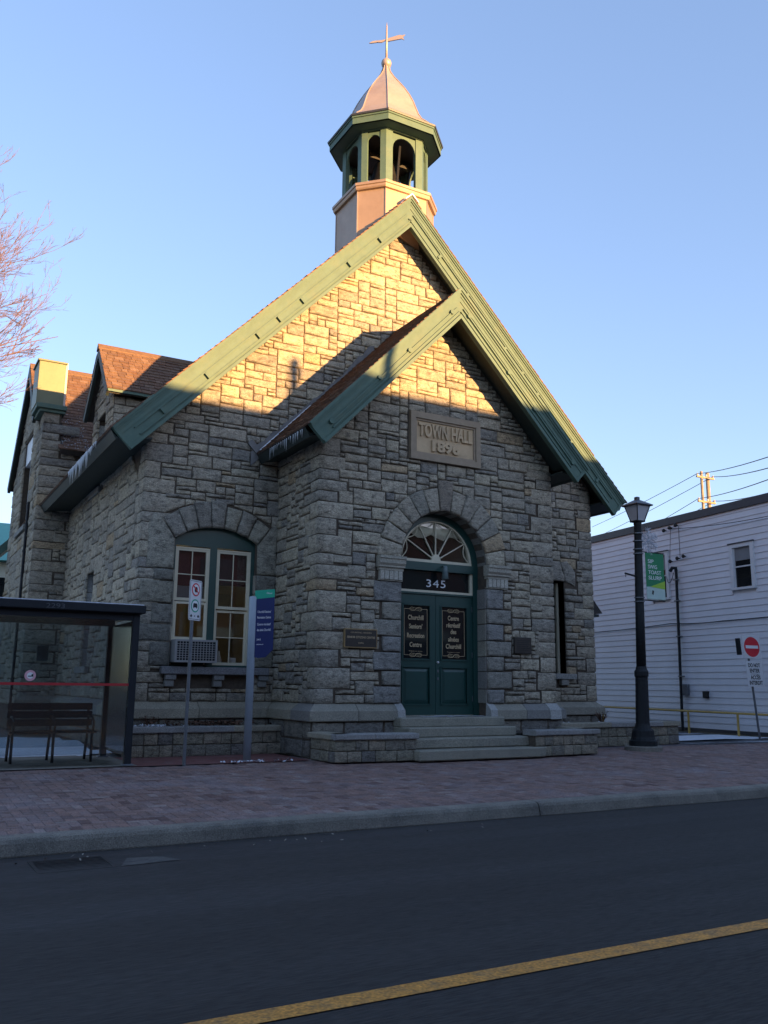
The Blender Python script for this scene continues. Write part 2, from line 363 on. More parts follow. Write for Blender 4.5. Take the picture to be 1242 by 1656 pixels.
def quoins(kind, X, Y, sx, sy, z0, z1, seed, short=.26, long_=.52, pal=PAL, vis=(1, 1)):
    """corner stones; the wall extends to sx along x and sy along y from corner (X, Y)"""
    rnd = random.Random(seed); z = z0; k = 0; res = []
    while z < z1-.08:
        h = rnd.choice([.19, .25, .30, .34])*rnd.uniform(.95, 1.05); h = min(h, z1-z)
        if z1-z-h < .12: h = z1-z
        a, b = (long_, short) if k % 2 else (short, long_)
        a *= rnd.uniform(.75, 1.2); b *= rnd.uniform(.75, 1.2); m = MB(); t = .017; g = .009; col = pcol(pal, rnd)
        nx_, nz_ = 4, 3
        # two faces meeting at the corner
        def strip(c0, c1, nrm, n_):
            pass
        path = []                      # outline of the plan: along x face to corner then along y face
        for i in range(4): path.append((V((X+sx*(a-g)*(1-i/3*1), Y, 0)), V((0, -sy, 0)), i in (0,)))
        pts = []
        for i in range(4): q = a-g-(a-g+t)*i/3; pts.append((X+sx*q, Y-sy*t))
        for i in range(1, 4): q = -t+(b-g+t)*i/3; pts.append((X-sx*t, Y+sy*q))
        vs = []
        zs = [z+g, z+g+.012, z+h*.5, z+h-g-.012, z+h-g]; N_ = len(pts)
        for iz, zz in enumerate(zs):
            for i, (x_, y_) in enumerate(pts):
                e = .6 if iz in (0, 4) or i in (0, N_-1) else 1
                o_ = rnd.uniform(0, .013) if 0 < iz < 4 else 0
                ox_, oy_ = (0, -sy) if i < 3 else ((-sx, 0) if i > 3 else (-sx*.5, -sy*.5))
                k_ = o_-t*(1-e)
                vs.append((x_+ox_*k_+rnd.uniform(-.004, .004), y_+oy_*k_+rnd.uniform(-.004, .004), zz+rnd.uniform(-.004, .004)))
        nb = len(vs)
        fs = [(r_*N_+i, r_*N_+i+1, (r_+1)*N_+i+1, (r_+1)*N_+i) for r_ in range(4) for i in range(N_-1)]
        # caps back into the wall
        for row in (0, 4):
            for i in range(N_):
                x_, y_ = pts[i]; vs.append((X+sx*.02 if i > 3 else x_, Y+sy*.02 if i < 3 else (y_ if i > 3 else Y+sy*.02), zs[row]))
            b0 = nb+(0 if row == 0 else N_)
            fs += [(row*N_+i, row*N_+i+1, b0+i+1, b0+i) for i in range(N_-1)]
        if sx*sy < 0: fs = [tuple(reversed(f)) for f in fs]
        m.add(vs, fs, col)
        keep(kind, score((X, Y, z+h/2), (-sx*.6, -sy*.8, 0), (a+b)*h), m)
        res.append((z, z+h, a, b)); z += h; k += 1
    return res
def quoin_excl(q, which, side):
    "cells closer to the corner than the quoin's leg; side(u)-> distance from corner"
    def f(u, z, cw, ch):
        for z0, z1, a, b in q:
            if z0 <= z < z1: return side(u) < (a if which == 'x' else b)
        return False
    return f

# ================================================================== SETTING
def roadz(y):
    return -.27+.07*max(0, 1-abs(y+9.65)/4.55) if -14.2 < y < -5.1 else -.27
def walkz(y): return -.12+.12*min(1, max(0, (y+5)/5))
def sheet(name, mat, xs, ys, zf, kind='structure'):
    m = MB(); nx = len(xs)
    m.add([(x, y, zf(x, y)) for y in ys for x in xs], [(j*nx+i, j*nx+i+1, (j+1)*nx+i+1, (j+1)*nx+i) for j in range(len(ys)-1) for i in range(nx-1)])
    o = m.build(name, mat, None, smooth=True); o['kind'] = kind; return o
gx = [-900, -200, -60, -20, 0, 20, 60, 200, 900]
sheet('ground', GROUNDM, gx, [-900, -200, -60, -19, -18.9, -5, -4.9, 0, 10, 30, 100, 300, 900],
      lambda x, y: -.35 if y < -4.95 else min(-.04, walkz(y)-.16+.02*(y > 0)*0)+(.0 if y < 0 else .10))
sheet('road', ASPHALT, [-120, -30, -10, 0, 10, 30, 120], [-14.2+.35*i for i in range(27)], lambda x, y: roadz(y))
m = MB()
for x0 in range(-60, 60, 3):
    m.add([(x0, -9.70, roadz(-9.70)+.005), (x0+3, -9.70, roadz(-9.70)+.005), (x0+3, -9.56, roadz(-9.56)+.005), (x0, -9.56, roadz(-9.56)+.005)], [(0, 1, 2, 3)])
o = m.build('road_marking', YELLOW, None); o['kind'] = 'structure'
# kerbs: rounded concrete profile
def kerb(y0, sgn, xs):
    k = bpy.data.objects.new('kerb', None); COL.objects.link(k); WL[k.name] = V((0, 0, 0)); k['kind'] = 'structure'
    prof = [(.22, -.35), (.02, -.35), (0, -.26), (.025, -.165), (.045, -.135), (.08, -.12), (.20, -.115), (.22, -.13)]
    for a, b in zip(xs, xs[1:]):
        m = MB(); n = max(2, int((b-a)/.8)); vs = []; rr = random.Random(int(a*10)+5)
        for i in range(n+1):
            x = a+.006+(b-a-.012)*i/n; w1, w2 = rr.uniform(-.008, .008), rr.uniform(-.006, .006)
            vs += [(x, y0+sgn*d+w1, z+(w2 if z > -.3 else 0)) for d, z in prof]
        q = len(prof)
        fs = [(i*q+j, i*q+j+1, (i+1)*q+j+1, (i+1)*q+j) for i in range(n) for j in range(q-1)]+[tuple(range(q)), tuple(reversed(range(n*q, n*q+q)))]
        if sgn < 0: fs = [tuple(reversed(f)) for f in fs]
        m.add(vs, [tuple(reversed(f)) for f in fs]); m.build('kerb_segment', CONC, k, smooth=False)
kerb(-5.13, 1, [-40, -22, -12, -5.6, .5, 6.6, 12.7, 24, 40])
kerb(-14.15, -1, [-40, -20, 0, 20, 40])
bx('far_pavement', CONC, None, (-60, -18.6, -.3), (60, -14.37, -.125))['kind'] = 'structure'
# pavement of clay bricks
pv = sheet('pavement', SANDJ, [-40, -10, 0, 10, 40], [-4.93, -3, -1.5, 0, .6], lambda x, y: walkz(y)-.005)
PP = [((.20, .128, .108), 5), ((.19, .13, .116), 5), ((.205, .128, .105), 4), ((.155, .10, .088), 2), ((.23, .175, .155), 1.2), ((.12, .068, .058), 1)]
BW = .2
def paver(x0, x1, y0, y1, rnd):
    g = .003; m = MB(); xa, xb, ya, yb = x0+g, x1-g, y0+g, y1-g; e = .004; dz = rnd.uniform(-.0015, .0025)
    za, zb = walkz(ya)+dz, walkz(yb)+dz+rnd.uniform(-.001, .001)
    m.add([(xa, ya, za-.03), (xb, ya, za-.03), (xb, yb, zb-.03), (xa, yb, zb-.03), (xa, ya, za-e), (xb, ya, za-e), (xb, yb, zb-e), (xa, yb, zb-e),
           (xa+e, ya+e, za), (xb-e, ya+e, za), (xb-e, yb-e, zb), (xa+e, yb-e, zb)],
          [(8, 9, 10, 11)]+[(4+i, 4+(i+1) % 4, 8+(i+1) % 4, 8+i) for i in range(4)]+[(i, (i+1) % 4, 4+(i+1) % 4, 4+i) for i in range(4)], pcol(PP, rnd, .12))
    cx, cy = (x0+x1)/2, (y0+y1)/2
    keep('paver', score((cx, cy, walkz(cy)), (0, 0, 1), (x1-x0)*(y1-y0)), m)
rp = random.Random(11)
rowsY = [-4.91]
yy = -4.91
for x in range(-int(9.5/.105), int(17/.105)):      # soldier course on the kerb
    paver(x*.105, (x+1)*.105, -4.91, -4.71, rp)
S_ = .102
for j in range(0, 47):
    y0 = -4.71+j*S_
    if y0 > .1: break
    for i in range(-90, 165):
        x0 = i*S_
        k = (i-j) % 4                      # herringbone
        if -1.2 > x0+0 and y0 > -.35 and x0 > -2.95: continue
        if k == 0: paver(x0, x0+2*S_, y0, y0+S_, rp)
        elif k == 2: paver(x0, x0+S_, y0-S_, y0+S_, rp)
flush('paver', 'paver', PAVER, pv, 'paving', 300, smooth=False)
rw = sheet('red_walkway', REDPAVE, [-3.0, -2, -1, -.2], [-.36, .2, .8, 1.3], lambda x, y: .006)
sheet('shelter_pad', CONC, [-9, -5, -2.9], [-.3, .6, 1.9], lambda x, y: .01)
sheet('snow_patch', SNOW, [-9+.31*i for i in range(21)], [1.75+.2*i for i in range(26)], lambda x, y: .0+.05*math.sin(x*3.1+1)*math.sin(y*2.3)+.02*min(1, (y-1.7))+.005)
# lane beside the hall
def lmat():
    m = pmat('lane_asphalt_with_snow', (.03, .032, .037), .85, var=.2, scale=5, bump=.004, bscale=60, dark=(.50, .54, .60), dscale=.9, damt=.95, stretch=(.5, 1.6, 1))
    return m
LANE = lmat()
sheet('lane', LANE, [9.1, 10, 11, 12, 13.2], [.05, .5, 1, 2, 4, 8, 16, 40], lambda x, y: .004 if y < .4 else .004)
sheet('lane_snow', SNOW, [9.15, 10, 11, 12, 12.7], [1.0, 1.3, 1.7, 2.2, 2.6], lambda x, y: .03+.015*math.sin(x*4+y*7))

# ================================================================== TOWN HALL
HALL = thing('town_hall', 'grey limestone gabled town hall with green trim, arched door and small octagonal bell tower', 'building', (2.6, 1.8, 0))
W, dp, XL, XR = 5.1, 1.8, -2.55, 7.8
PC, MC, SL = 2.56, 2.62, 1.03           # porch centre, main centre, roof slope
ZP = .87                                 # top of plinth
PA, MA = 8.60, 11.52                     # apex of barge boards
fP = Fr((0, 0, 0), (1, 0, 0), (0, -1, 0))             # porch front
fM = Fr((0, dp, 0), (1, 0, 0), (0, -1, 0))            # main front
fS = Fr((0, 0, 0), (0, 1, 0), (-1, 0, 0))             # porch west side (u = y)
fW = Fr((XL, 0, 0), (0, 1, 0), (-1, 0, 0))            # main west side
fE = Fr((XR, 0, 0), (0, 1, 0), (1, 0, 0))
TY, TX = 9.15, -3.35
fT = Fr((0, TY, 0), (1, 0, 0), (0, -1, 0))            # transept front
fG = Fr((TX, 0, 0), (0, 1, 0), (-1, 0, 0))            # transept west gable
fD = Fr((0, 4.9, 0), (1, 0, 0), (0, -1, 0))           # dormer cheek
# --- backing walls (mortar shows in the joints)
def wallpoly(name, fr, polys, t=.35):
    m = MB()
    for q in polys: m.prism(fr, q, -t, 0)
    return m.build(name, MORTAR, HALL)
ro, rw_ = .93, .45
aN = 12
def archpolys(cx, cz, r, u0, u1, ztop, n=12):
    "fill between semicircle and a rectangle above it"
    out = []
    for i in range(n):
        a0, a1 = math.pi*i/n, math.pi*(i+1)/n
        x0, x1 = cx+r*math.cos(a0), cx+r*math.cos(a1); z0_, z1_ = cz+r*math.sin(a0), cz+r*math.sin(a1)
        out.append([(x1, z1_), (x0, z0_), (x0, ztop), (x1, ztop)])
    return out
ZS = 3.42                                # arch spring
wallpoly('porch_wall', fP, [[(0, 0), (PC-ro, 0), (PC-ro, 5.2), (0, 5.2)], [(PC+ro, 0), (W, 0), (W, 5.2), (PC+ro, 5.2)], [(PC-ro, 0), (PC+ro, 0), (PC+ro, .60), (PC-ro, .60)],
         [(0, 5.2), (W, 5.2), (W, 5.62), (PC, PA-.3), (0, 5.62)]]+archpolys(PC, ZS, ro, 0, 0, 5.2))
wallpoly('porch_side_wall', fS, [[(.35, 0), (dp, 0), (dp, 5.6), (.35, 5.6)]])
MB().box((W-.35, .36, 0), (W, dp, 5.6)).build('porch_side_wall', MORTAR, HALL)
wx0, wx1, wz0, wz1, wzc = -1.95, -.41, 1.46, 3.66, 3.95     # big window opening
gz = lambda x: MA-.32-SL*abs(x-MC)
wallpoly('front_wall', fM, [[(XL, 0), (wx0, 0), (wx0, gz(wx0)), (XL, gz(XL))], [(wx1, 0), (.2, 0), (.2, gz(.2)), (wx1, gz(wx1))], [(wx0, 0), (wx1, 0), (wx1, wz0), (wx0, wz0)],
         [(wx0, wzc+.02), (wx1, wzc+.02), (wx1, gz(wx1)), (wx0, gz(wx0))],
         [(.2, 5), (5.0, 5), (5.0, gz(5.0)), (MC, gz(MC)), (.2, gz(.2))],
         [(5.0, 0), (6.62, 0), (6.62, gz(6.62)), (5.0, gz(5.0))], [(6.95, 0), (XR, 0), (XR, gz(XR)), (6.95, gz(6.95))], [(6.62, 0), (6.95, 0), (6.95, 1.46), (6.62, 1.46)],
         [(6.62, 3.55), (6.95, 3.55), (6.95, gz(6.95)), (6.62, gz(6.62))]])
sw = (5.62, 6.45)                        # west slit windows (y range)
wallpoly('west_wall', fW, [[(dp+.35, 0), (sw[0], 0), (sw[0], 5.9), (dp+.35, 5.9)], [(sw[1], 0), (16, 0), (16, 5.9), (sw[1], 5.9)], [(sw[0], 0), (sw[1], 0), (sw[1], 1.5), (sw[0], 1.5)],
         [(sw[0], 3.5), (sw[1], 3.5), (sw[1], 5.3), (sw[0], 5.3)], [(4.9, 5.9), (sw[0], 5.9), (sw[0], 8.1), (4.9, 7.2)], [(sw[1], 5.9), (6.9, 5.9), (6.9, 7.2), (sw[1], 8.0)],
         [(sw[0], 7.0), (sw[1], 7.0), (sw[1], 7.99), (5.9, 8.4), (sw[0], 8.1)]])
wallpoly('east_wall', fE, [[(dp+.35, 0), (16, 0), (16, 5.8), (dp+.35, 5.8)]])
MB().box((XL, 15.7, 0), (XR, 16, 5.8)).build('rear_wall', MORTAR, HALL)
tw = (10.95, 12.55)                      # transept window (y range)
wallpoly('transept_wall', fT, [[(TX, 0), (XL+.3, 0), (XL+.3, 6.9), (TX, 6.9)], [(TX, 6.9), (-2.95, 6.9), (-2.95, 7.86), (TX, 7.86)]], .35)
wallpoly('transept_gable_wall', fG, [[(TY+.35, 0), (tw[0], 0), (tw[0], 8.75), (TY+.35, 7.4)], [(tw[1], 0), (14.4, 0), (14.4, 7.0), (tw[1], 8.8)], [(tw[0], 0), (tw[1], 0), (tw[1], 5.2), (tw[0], 5.2)],
         [(tw[0], 7.75), (tw[1], 7.75), (tw[1], 8.8), (11.75, 9.6), (tw[0], 8.8)]], .35)
MB().fbox(fD, XL+.36, -1.3, 6.2, 7.15, -.3, 0).build('dormer_cheek', MORTAR, HALL)
# --- quoins
ZQ = ZP
qP = quoins('quoin', 0, 0, 1, 1, ZQ, 5.45, 21, .36, .55)
qP2 = quoins('quoin', W, 0, -1, 1, ZQ, 5.45, 22, .34, .5, pal=PAL+[((.28, .26, .215), 3)])
qM = quoins('quoin', XL, dp, 1, 1, ZQ, 5.8, 23, .34, .55)
qM2 = quoins('quoin', XR, dp, -1, 1, ZQ, 5.7, 24, .32, .5, pal=PAL+[((.28, .26, .215), 2)])
qT = quoins('quoin', TX, TY, 1, 1, .6, 7.85, 25, .42, .75)
# --- door surround jambs
def slab(kind, fr, u0, u1, z0, z1, base, bulge, col, seed=0, jit=.005):
    m = MB(); rnd = random.Random(seed+int(u0*100)+int(z0*977)); rockface(m, fr, [(u0, z0), (u1, z0), (u1, z1), (u0, z1)], base, bulge, col, rnd=rnd, jit=jit)
    keep(kind, score(fr.p((u0+u1)/2, (z0+z1)/2), fr.N, (u1-u0)*(z1-z0)), m)
jamb = []
for sgn in (-1, 1):
    z = ZP; k = 0 if sgn < 0 else 1
    while z < 2.98:
        h = [.30, .26, .32, .27, .29, .31, .28][k % 7]; h = min(h, 2.98-z); h = 2.98-z if 2.98-z-h < .12 else h
        wd = (.38 if k % 2 else .56); a = PC+sgn*ro; b = a+sgn*wd
        slab('jamb', fP, min(a, b), max(a, b), z, z+h, .045, .008, pcol([((.255, .25, .23), 4), ((.285, .272, .23), 3), ((.31, .29, .235), 2)]), k)
        # reveal return of the jamb
        m = MB(); m.box((a, .0, z+.008), (a-sgn*.02, .28, z+h-.008), pcol(DARKPAL)); m.build('reveal_stone', SMOOTHSTONE, HALL)
        jamb.append((min(a, b), max(a, b), z, z+h)); z += h; k += 1
# imposts (capital blocks) with fluted band
for sgn in (-1, 1):
    a = PC+sgn*(ro-.03); b = PC+sgn*(ro+.50); u0, u1 = min(a, b), max(a, b)
    cap = MB(); c_ = (.34, .32, .26)
    cap.prism(Fr((0, 0, 0), (0, -1, 0), (1, 0, 0)), [(-.02, 3.22), (.12, 3.22), (.12, 3.25), (.15, 3.29), (.15, 3.36), (.17, 3.37), (.17, 3.42), (-.02, 3.42)], u0, u1, c_)
    cap.fbox(fP, u0+.02, u1-.02, 3.165, 3.22, -.02, .09, c_)
    co = cap.build('impost', SMOOTHSTONE, HALL)
    n = 5; u0 += .04; u1 -= .03
    for i in range(n):
        a0 = u0+(u1-u0)*i/n; MB().fbox(fP, a0+.006, a0+(u1-u0)/n-.006, 3.01, 3.163, -.02, .085, (.40, .38, .32)).build('flute', SMOOTHSTONE, co)
    MB().fbox(fP, u0-.01, u1+.01, 2.985, 3.01, -.02, .06, c_).build('impost_base', SMOOTHSTONE, co)
# voussoirs of the door arch
nv = 13
for i in range(nv):
    a0, a1 = math.pi*i/nv, math.pi*(i+1)/nv; key = i == nv//2
    if key: continue
    pts = []
    ri, rr_ = ro, ro+.47+R.uniform(-.03, .03)
    poly = [(PC+ri*math.cos(a0), ZS+ri*math.sin(a0)), (PC+rr_*math.cos(a0), ZS+rr_*math.sin(a0)), (PC+rr_*math.cos((a0+a1)/2)*1.0, ZS+rr_*math.sin((a0+a1)/2)), (PC+rr_*math.cos(a1), ZS+rr_*math.sin(a1)), (PC+ri*math.cos(a1), ZS+ri*math.sin(a1))]
    m = MB(); rockface(m, fP, poly, .05, .022, pcol(PAL+[((.29, .275, .225), 6)]), joint=.009, jit=.003); m.build('voussoir', STONE, HALL, smooth=True)
a0 = math.pi*6/nv; a1 = math.pi*7/nv
m = MB(); rockface(m, fP, [(PC+ro*math.cos(a1), ZS+ro*math.sin(a1)), (PC+ro*math.cos(a0), ZS+ro*math.sin(a0)), (PC+.20, ZS+ro+.60), (PC-.17, ZS+ro+.60)], .055, .02, (.25, .215, .17), joint=.008); m.build('keystone', STONE, HALL, smooth=True)
# smooth reveal of the arch
m = MB()
for i in range(24):
    a0, a1 = math.pi*i/24, math.pi*(i+1)/24
    P_ = [fP.p(PC+r_*math.cos(a), ZS+r_*math.sin(a), d) for a in (a0, a1) for r_, d in ((ro-.004, .03), (ro-.004, -.3))]
    m.add(P_, [(0, 1, 3, 2)], (.19, .185, .165))
m.build('arch_reveal', SMOOTHSTONE, HALL)
# --- ashlar faces
def in_arch(u, z, r=ro+.40): return z > ZS-.05 and math.hypot(u-PC, z-ZS) < r or (z >= ZS-.45 and z < ZS and abs(u-PC) < ro+.48)
def exP(u, z, cw, ch):
    if z > PA-.55-SL*abs(u-PC)+cw: return True
    if abs(u-PC) < ro and z < ZS: return True
    if in_arch(u, z): return True
    if abs(u-PC) < .17 and ZS+ro < z < ZS+ro+.6: return True
    if abs(u-PC) < .80 and 5.26 < z < 6.19: return True
    for a, b, c, d in jamb:
        if a <= u <= b and c <= z < d: return True
    if quoin_excl(qP, 'x', lambda q: q)(u, z, 0, 0) or quoin_excl(qP2, 'x', lambda q: W-q)(u, z, 0, 0): return True
    return False
ashlar('stone', fP, 0, W, ZP, 8.3, exP, [gableclip(PC, PA-.42, SL), circclip(PC, ZS, ro+.45)], 3)
ashlar('stone', fS, 0, dp, ZP, 5.55, quoin_excl(qP, 'y', lambda q: q), [], 4, pal=PAL+[((.265, .25, .215), 4)])
# window arch stones
wc = (wx0+wx1)/2; wr = 1.33; wcz = wzc-wr              # segmental arch
def wtop(u): return wcz+math.sqrt(max(.01, wr*wr-(u-wc)**2))
half = math.asin((wx1-wx0)/2/wr)
nvs = 7
lims = []
for i in range(nvs):
    a0 = math.pi/2-half*1.0+2*half*i/nvs; a1 = math.pi/2-half+2*half*(i+1)/nvs
    ri, rr_ = wr, wr+.46+R.uniform(-.06, .08)
    poly = [(wc+ri*math.cos(a0), wcz+ri*math.sin(a0)), (wc+rr_*math.cos(a0), wcz+rr_*math.sin(a0)), (wc+rr_*math.cos(a1), wcz+rr_*math.sin(a1)), (wc+ri*math.cos(a1), wcz+ri*math.sin(a1))]
    m = MB(); rockface(m, fM, poly, .045, .03, pcol([((.34, .32, .25), 4), ((.265, .25, .21), 3), ((.30, .28, .23), 3)]), joint=.009); m.build('voussoir', STONE, HALL, smooth=True)
for sgn, xe in ((-1, wx0), (1, wx1)):
    out = .55
    poly = [(xe, 3.15), (xe, wtop(xe)+.0), (xe+sgn*.30, wtop(xe)+.40), (xe+sgn*.42, 4.12), (xe+sgn*.50, 3.9), (xe+sgn*.50, 3.15)]
    if sgn > 0: poly = list(reversed(poly)); poly = [(min(q[0], -.02), q[1]) for q in poly]
    else: poly = poly
    if sgn < 0: poly = list(reversed(poly))
    m = MB(); rockface(m, fM, poly[::-1] if False else poly, .03, .02, (.31, .295, .235), joint=.009); m.build('springer_stone', STONE, HALL, smooth=True)
# side jamb stones of window
wj = []
for sgn, xe in ((-1, wx0), (1, wx1)):
    z = wz0; k = 0 if sgn < 0 else 1
    while z < 3.1:
        h = [.42, .30, .36, .40, .28][k % 5]; h = min(h, 3.15-z); h = 3.15-z if 3.15-z-h < .12 else h
        wd = .40 if sgn > 0 else (.58 if k % 2 else .36); a, b = (xe-wd, xe) if sgn < 0 else (xe, min(xe+wd, -.02))
        slab('jamb', fM, a, b, z, z+h, .04, .018, pcol([((.25, .24, .19), 4), ((.2, .195, .165), 4), ((.165, .165, .165), 2)]), 5+k)
        MB().box((xe, dp, z+.008), (xe-sgn*.015, dp+.14, z+h-.008), pcol(PAL)).build('reveal_stone', SMOOTHSTONE, HALL)
        wj.append((a, b, z, z+h)); z += h; k += 1
def exM(u, z, cw, ch):
    if z > MA-.62-SL*abs(u-MC)+cw: return True
    if .12 < u < W-.12 and z < 5.0: return True
    if .3 < u < W-.3 and z < PA-.55-SL*abs(u-PC): return True
    if wx0-.0 < u < wx1 and 1.1 < z < wtop(u)+.40: return True
    if wx0-.15 < u < wx1+.27 and 1.33 < z < wz0+.02: return True
    if (wx0-.50 < u < wx0 or wx1 < u < 0) and 3.15 < z < 4.0: return True
    if 6.45 < u < 7.3 and 3.4 < z < 3.85: return True
    if 6.60 < u < 6.97 and 1.2 < z < 3.6: return True
    for a, b, c, d in wj:
        if a <= u <= b and c <= z < d: return True
    return quoin_excl(qM, 'x', lambda q: q-XL)(u, z, 0, 0) or quoin_excl(qM2, 'x', lambda q: XR-q)(u, z, 0, 0)
def wclip(poly):
    cx_ = sum(q[0] for q in poly)/len(poly); cz_ = sum(q[1] for q in poly)/len(poly)
    if wx0-.5 < cx_ < 0 and cz_ > 3.7 and math.hypot(cx_-wc, cz_-wcz) < 2.6:
        px, pz = cx_-wc, cz_-wcz; L_ = math.hypot(px, pz); return cliphp(poly, -px/L_, -pz/L_, -(px*wc+pz*wcz)/L_-(wr+.46))
    return poly
ashlar('stone', fM, XL, XR, ZP, 11.1, exM, [gableclip(MC, MA-.48, SL), wclip], 5)
def exW(u, z, cw, ch):
    if sw[0] < u < sw[1] and (1.5 < z < 3.5 or 5.3 < z < 7.0): return True
    if z > 5.75 and not (4.9 < u < 6.9): return True
    if z > 8.45-1.0*abs(u-5.9)+cw: return True
    if 5.3 < u < 6.9 and (5.15 < z < 5.3 or 1.35 < z < 1.5): return True
    return quoin_excl(qM, 'y', lambda q: q-dp)(u, z, 0, 0)
ashlar('stone', fW, dp, TY, ZP, 8.4, exW, [gableclip(5.9, 8.45, 1.0)], 6, cw=.115, ch=.1)
ashlar('stone', fT, TX, XL, .6, 6.9, quoin_excl(qT, 'x', lambda q: q-TX), [], 7)
ashlar('stone', fT, TX, -2.95, 6.9, 7.85, quoin_excl(qT, 'x', lambda q: q-TX), [], 8)
def exG(u, z, cw, ch):
    return (tw[0]-.02 < u < tw[1]+.02 and 5.1 < z < 7.8) or z > 9.55-1.02*abs(u-11.75)+cw or quoin_excl(qT, 'y', lambda q: q-TY)(u, z, 0, 0)
ashlar('stone', fG, TY, 14.4, .6, 9.5, exG, [gableclip(11.75, 9.5, 1.02)], 9, cw=.16, ch=.13)
ashlar('stone', fD, XL, -1.5, 6.3, 7.15, lambda u, z, a, b: z < 6.2+(u-XL)*1.0-.1 and False, [], 10, cw=.12, ch=.1)
ashlar('stone', fE, dp, 16, ZP, 5.6, lambda *a: False, [], 12, cw=.2, ch=.15)
flush('stone', 'stone', STONE, HALL, 'stonework', 300)
flush('quoin', 'quoin', STONE, HALL, 'quoin_mass', 300)
flush('jamb', 'jamb_stone', STONE, HALL, 'jamb_mass', 300)
# --- plinth
def plinth(P0, P1, N, seed, ext0=0, ext1=0, lights=()):
    "splayed course with coursed stone below; ext = mitre growth at each end"
    rnd = random.Random(seed); P0, P1, N = V(P0), V(P1), V(N); L_ = (P1-P0).length; U_ = (P1-P0).normalized(); fr = Fr(P0, U_, N)
    prof = [(ZP, 0), (ZP-.012, .012), (.765, .13), (.75, .145), (.60, .15), (.585, .14), (.585, -.02)]
    cuts = [0]; x = 0
    while x < L_-.5: x += rnd.uniform(.75, 1.5); cuts.append(min(x, L_))
    if L_-cuts[-1] > .01: cuts.append(L_)
    if len(cuts) > 2 and cuts[-1]-cuts[-2] < .3: cuts.pop(-2)
    for a, b in zip(cuts, cuts[1:]):
        m = MB(); vs = []
        col = pcol([((.25, .235, .19), 4), ((.20, .195, .18), 3), ((.30, .275, .21), 3)], rnd)
        for l0, l1, c in lights:
            if a <= (l0+l1)/2 <= b: pass
        for uu, e in ((a+.005, ext0 if a == 0 else 0), (b-.005, ext1 if b == L_ else 0)):
            s_ = -1 if uu < (a+b)/2 else 1
            for z, d in prof: vs.append(fr.p(uu+s_*e*max(d, 0), z, d))
        n = len(prof)
        m.add(vs, [(j, j+1, n+j+1, n+j) for j in range(n-1)]+[tuple(range(n)), tuple(reversed(range(n, 2*n)))], col)
        m.build('plinth_stone', SMOOTHSTONE, HALL)
    for r_ in range(2):
        z0_, z1_ = r_*.29, (r_+1)*.29; x = -ext0*.08
        while x < L_+ext1*.08-.01:
            wd = min(rnd.uniform(.35, .8), L_+ext1*.08-x)
            mm = MB(); rockface(mm, fr, [(x, z0_), (x+wd, z0_), (x+wd, z1_), (x, z1_)], .09, .02, pcol([((.19, .183, .165), 4), ((.23, .215, .18), 3)], rnd), rnd=rnd); mm.build('base_stone', STONE, HALL, smooth=True)
            x += wd
    MB().fbox(fr, -ext0*.07, L_+ext1*.07, 0, .585, 0, .085).build('plinth_core', MORTAR, HALL)
plinth((0, 0, 0), (PC-ro, 0, 0), (0, -1, 0), 31, 1, 0)
plinth((PC+ro, 0, 0), (W, 0, 0), (0, -1, 0), 32, 0, 1)
plinth((0, dp, 0), (0, 0, 0), (-1, 0, 0), 33, -1, 1)
plinth((XL, dp, 0), (0, dp, 0), (0, -1, 0), 34, 1, -1)
plinth((W, dp, 0), (XR, dp, 0), (0, -1, 0), 35, 0, 1)
plinth((XL, TY, 0), (XL, dp, 0), (-1, 0, 0), 36, -1, 1)
plinth((TX, TY, 0), (XL, TY, 0), (0, -1, 0), 37, 1, -1)
for u0 in (PC-ro-.12, PC+ro-.02, W-.25):       # pale blocks beside the door and at the east corner
    m = MB(); prof = [(ZP+.008, 0), (ZP-.01, .03), (.76, .15), (.585, .165), (.585, -.02)]; n = len(prof)
    wd = .15 if u0 < W-.5 else .27
    m.add([fP.p(u, z, d) for u in (u0, u0+wd) for z, d in prof], [(j, j+1, n+j+1, n+j) for j in range(n-1)]+[tuple(range(n)), tuple(reversed(range(n, 2*n)))], (.36, .36, .34))
    m.build('pale_plinth_block', SMOOTHSTONE, HALL)
# --- tablet TOWN HALL 1896
tb = MB(); tb.fbox(fP, PC-.76, PC+.76, 5.29, 6.16, 0, .045); tab = tb.build('name_tablet', TAN, HALL)
fm = MB()
for a in ((PC-.78, PC+.78, 6.06, 6.18), (PC-.78, PC+.78, 5.27, 5.38), (PC-.78, PC-.68, 5.38, 6.06), (PC+.68, PC+.78, 5.38, 6.06)): fm.fbox(fP, *a, .0, .10)
for a in ((PC-.68, PC+.68, 6.02, 6.06), (PC-.68, PC+.68, 5.38, 5.42), (PC-.68, PC-.64, 5.42, 6.02), (PC+.64, PC+.68, 5.42, 6.02)): fm.fbox(fP, *a, .0, .07)
fm.build('tablet_frame', pmat('dark_tablet_frame', (.30, .235, .165), .85, var=.15), tab)  # frame in a darker, browner tone than the tablet
text('TOWN HALL', TAN, tab, fP, PC, 5.735, .25, 1.20, .044, .045, bold=.03)
text('1896', TAN, tab, fP, PC, 5.475, .20, .62, .044, .045, bold=.045)
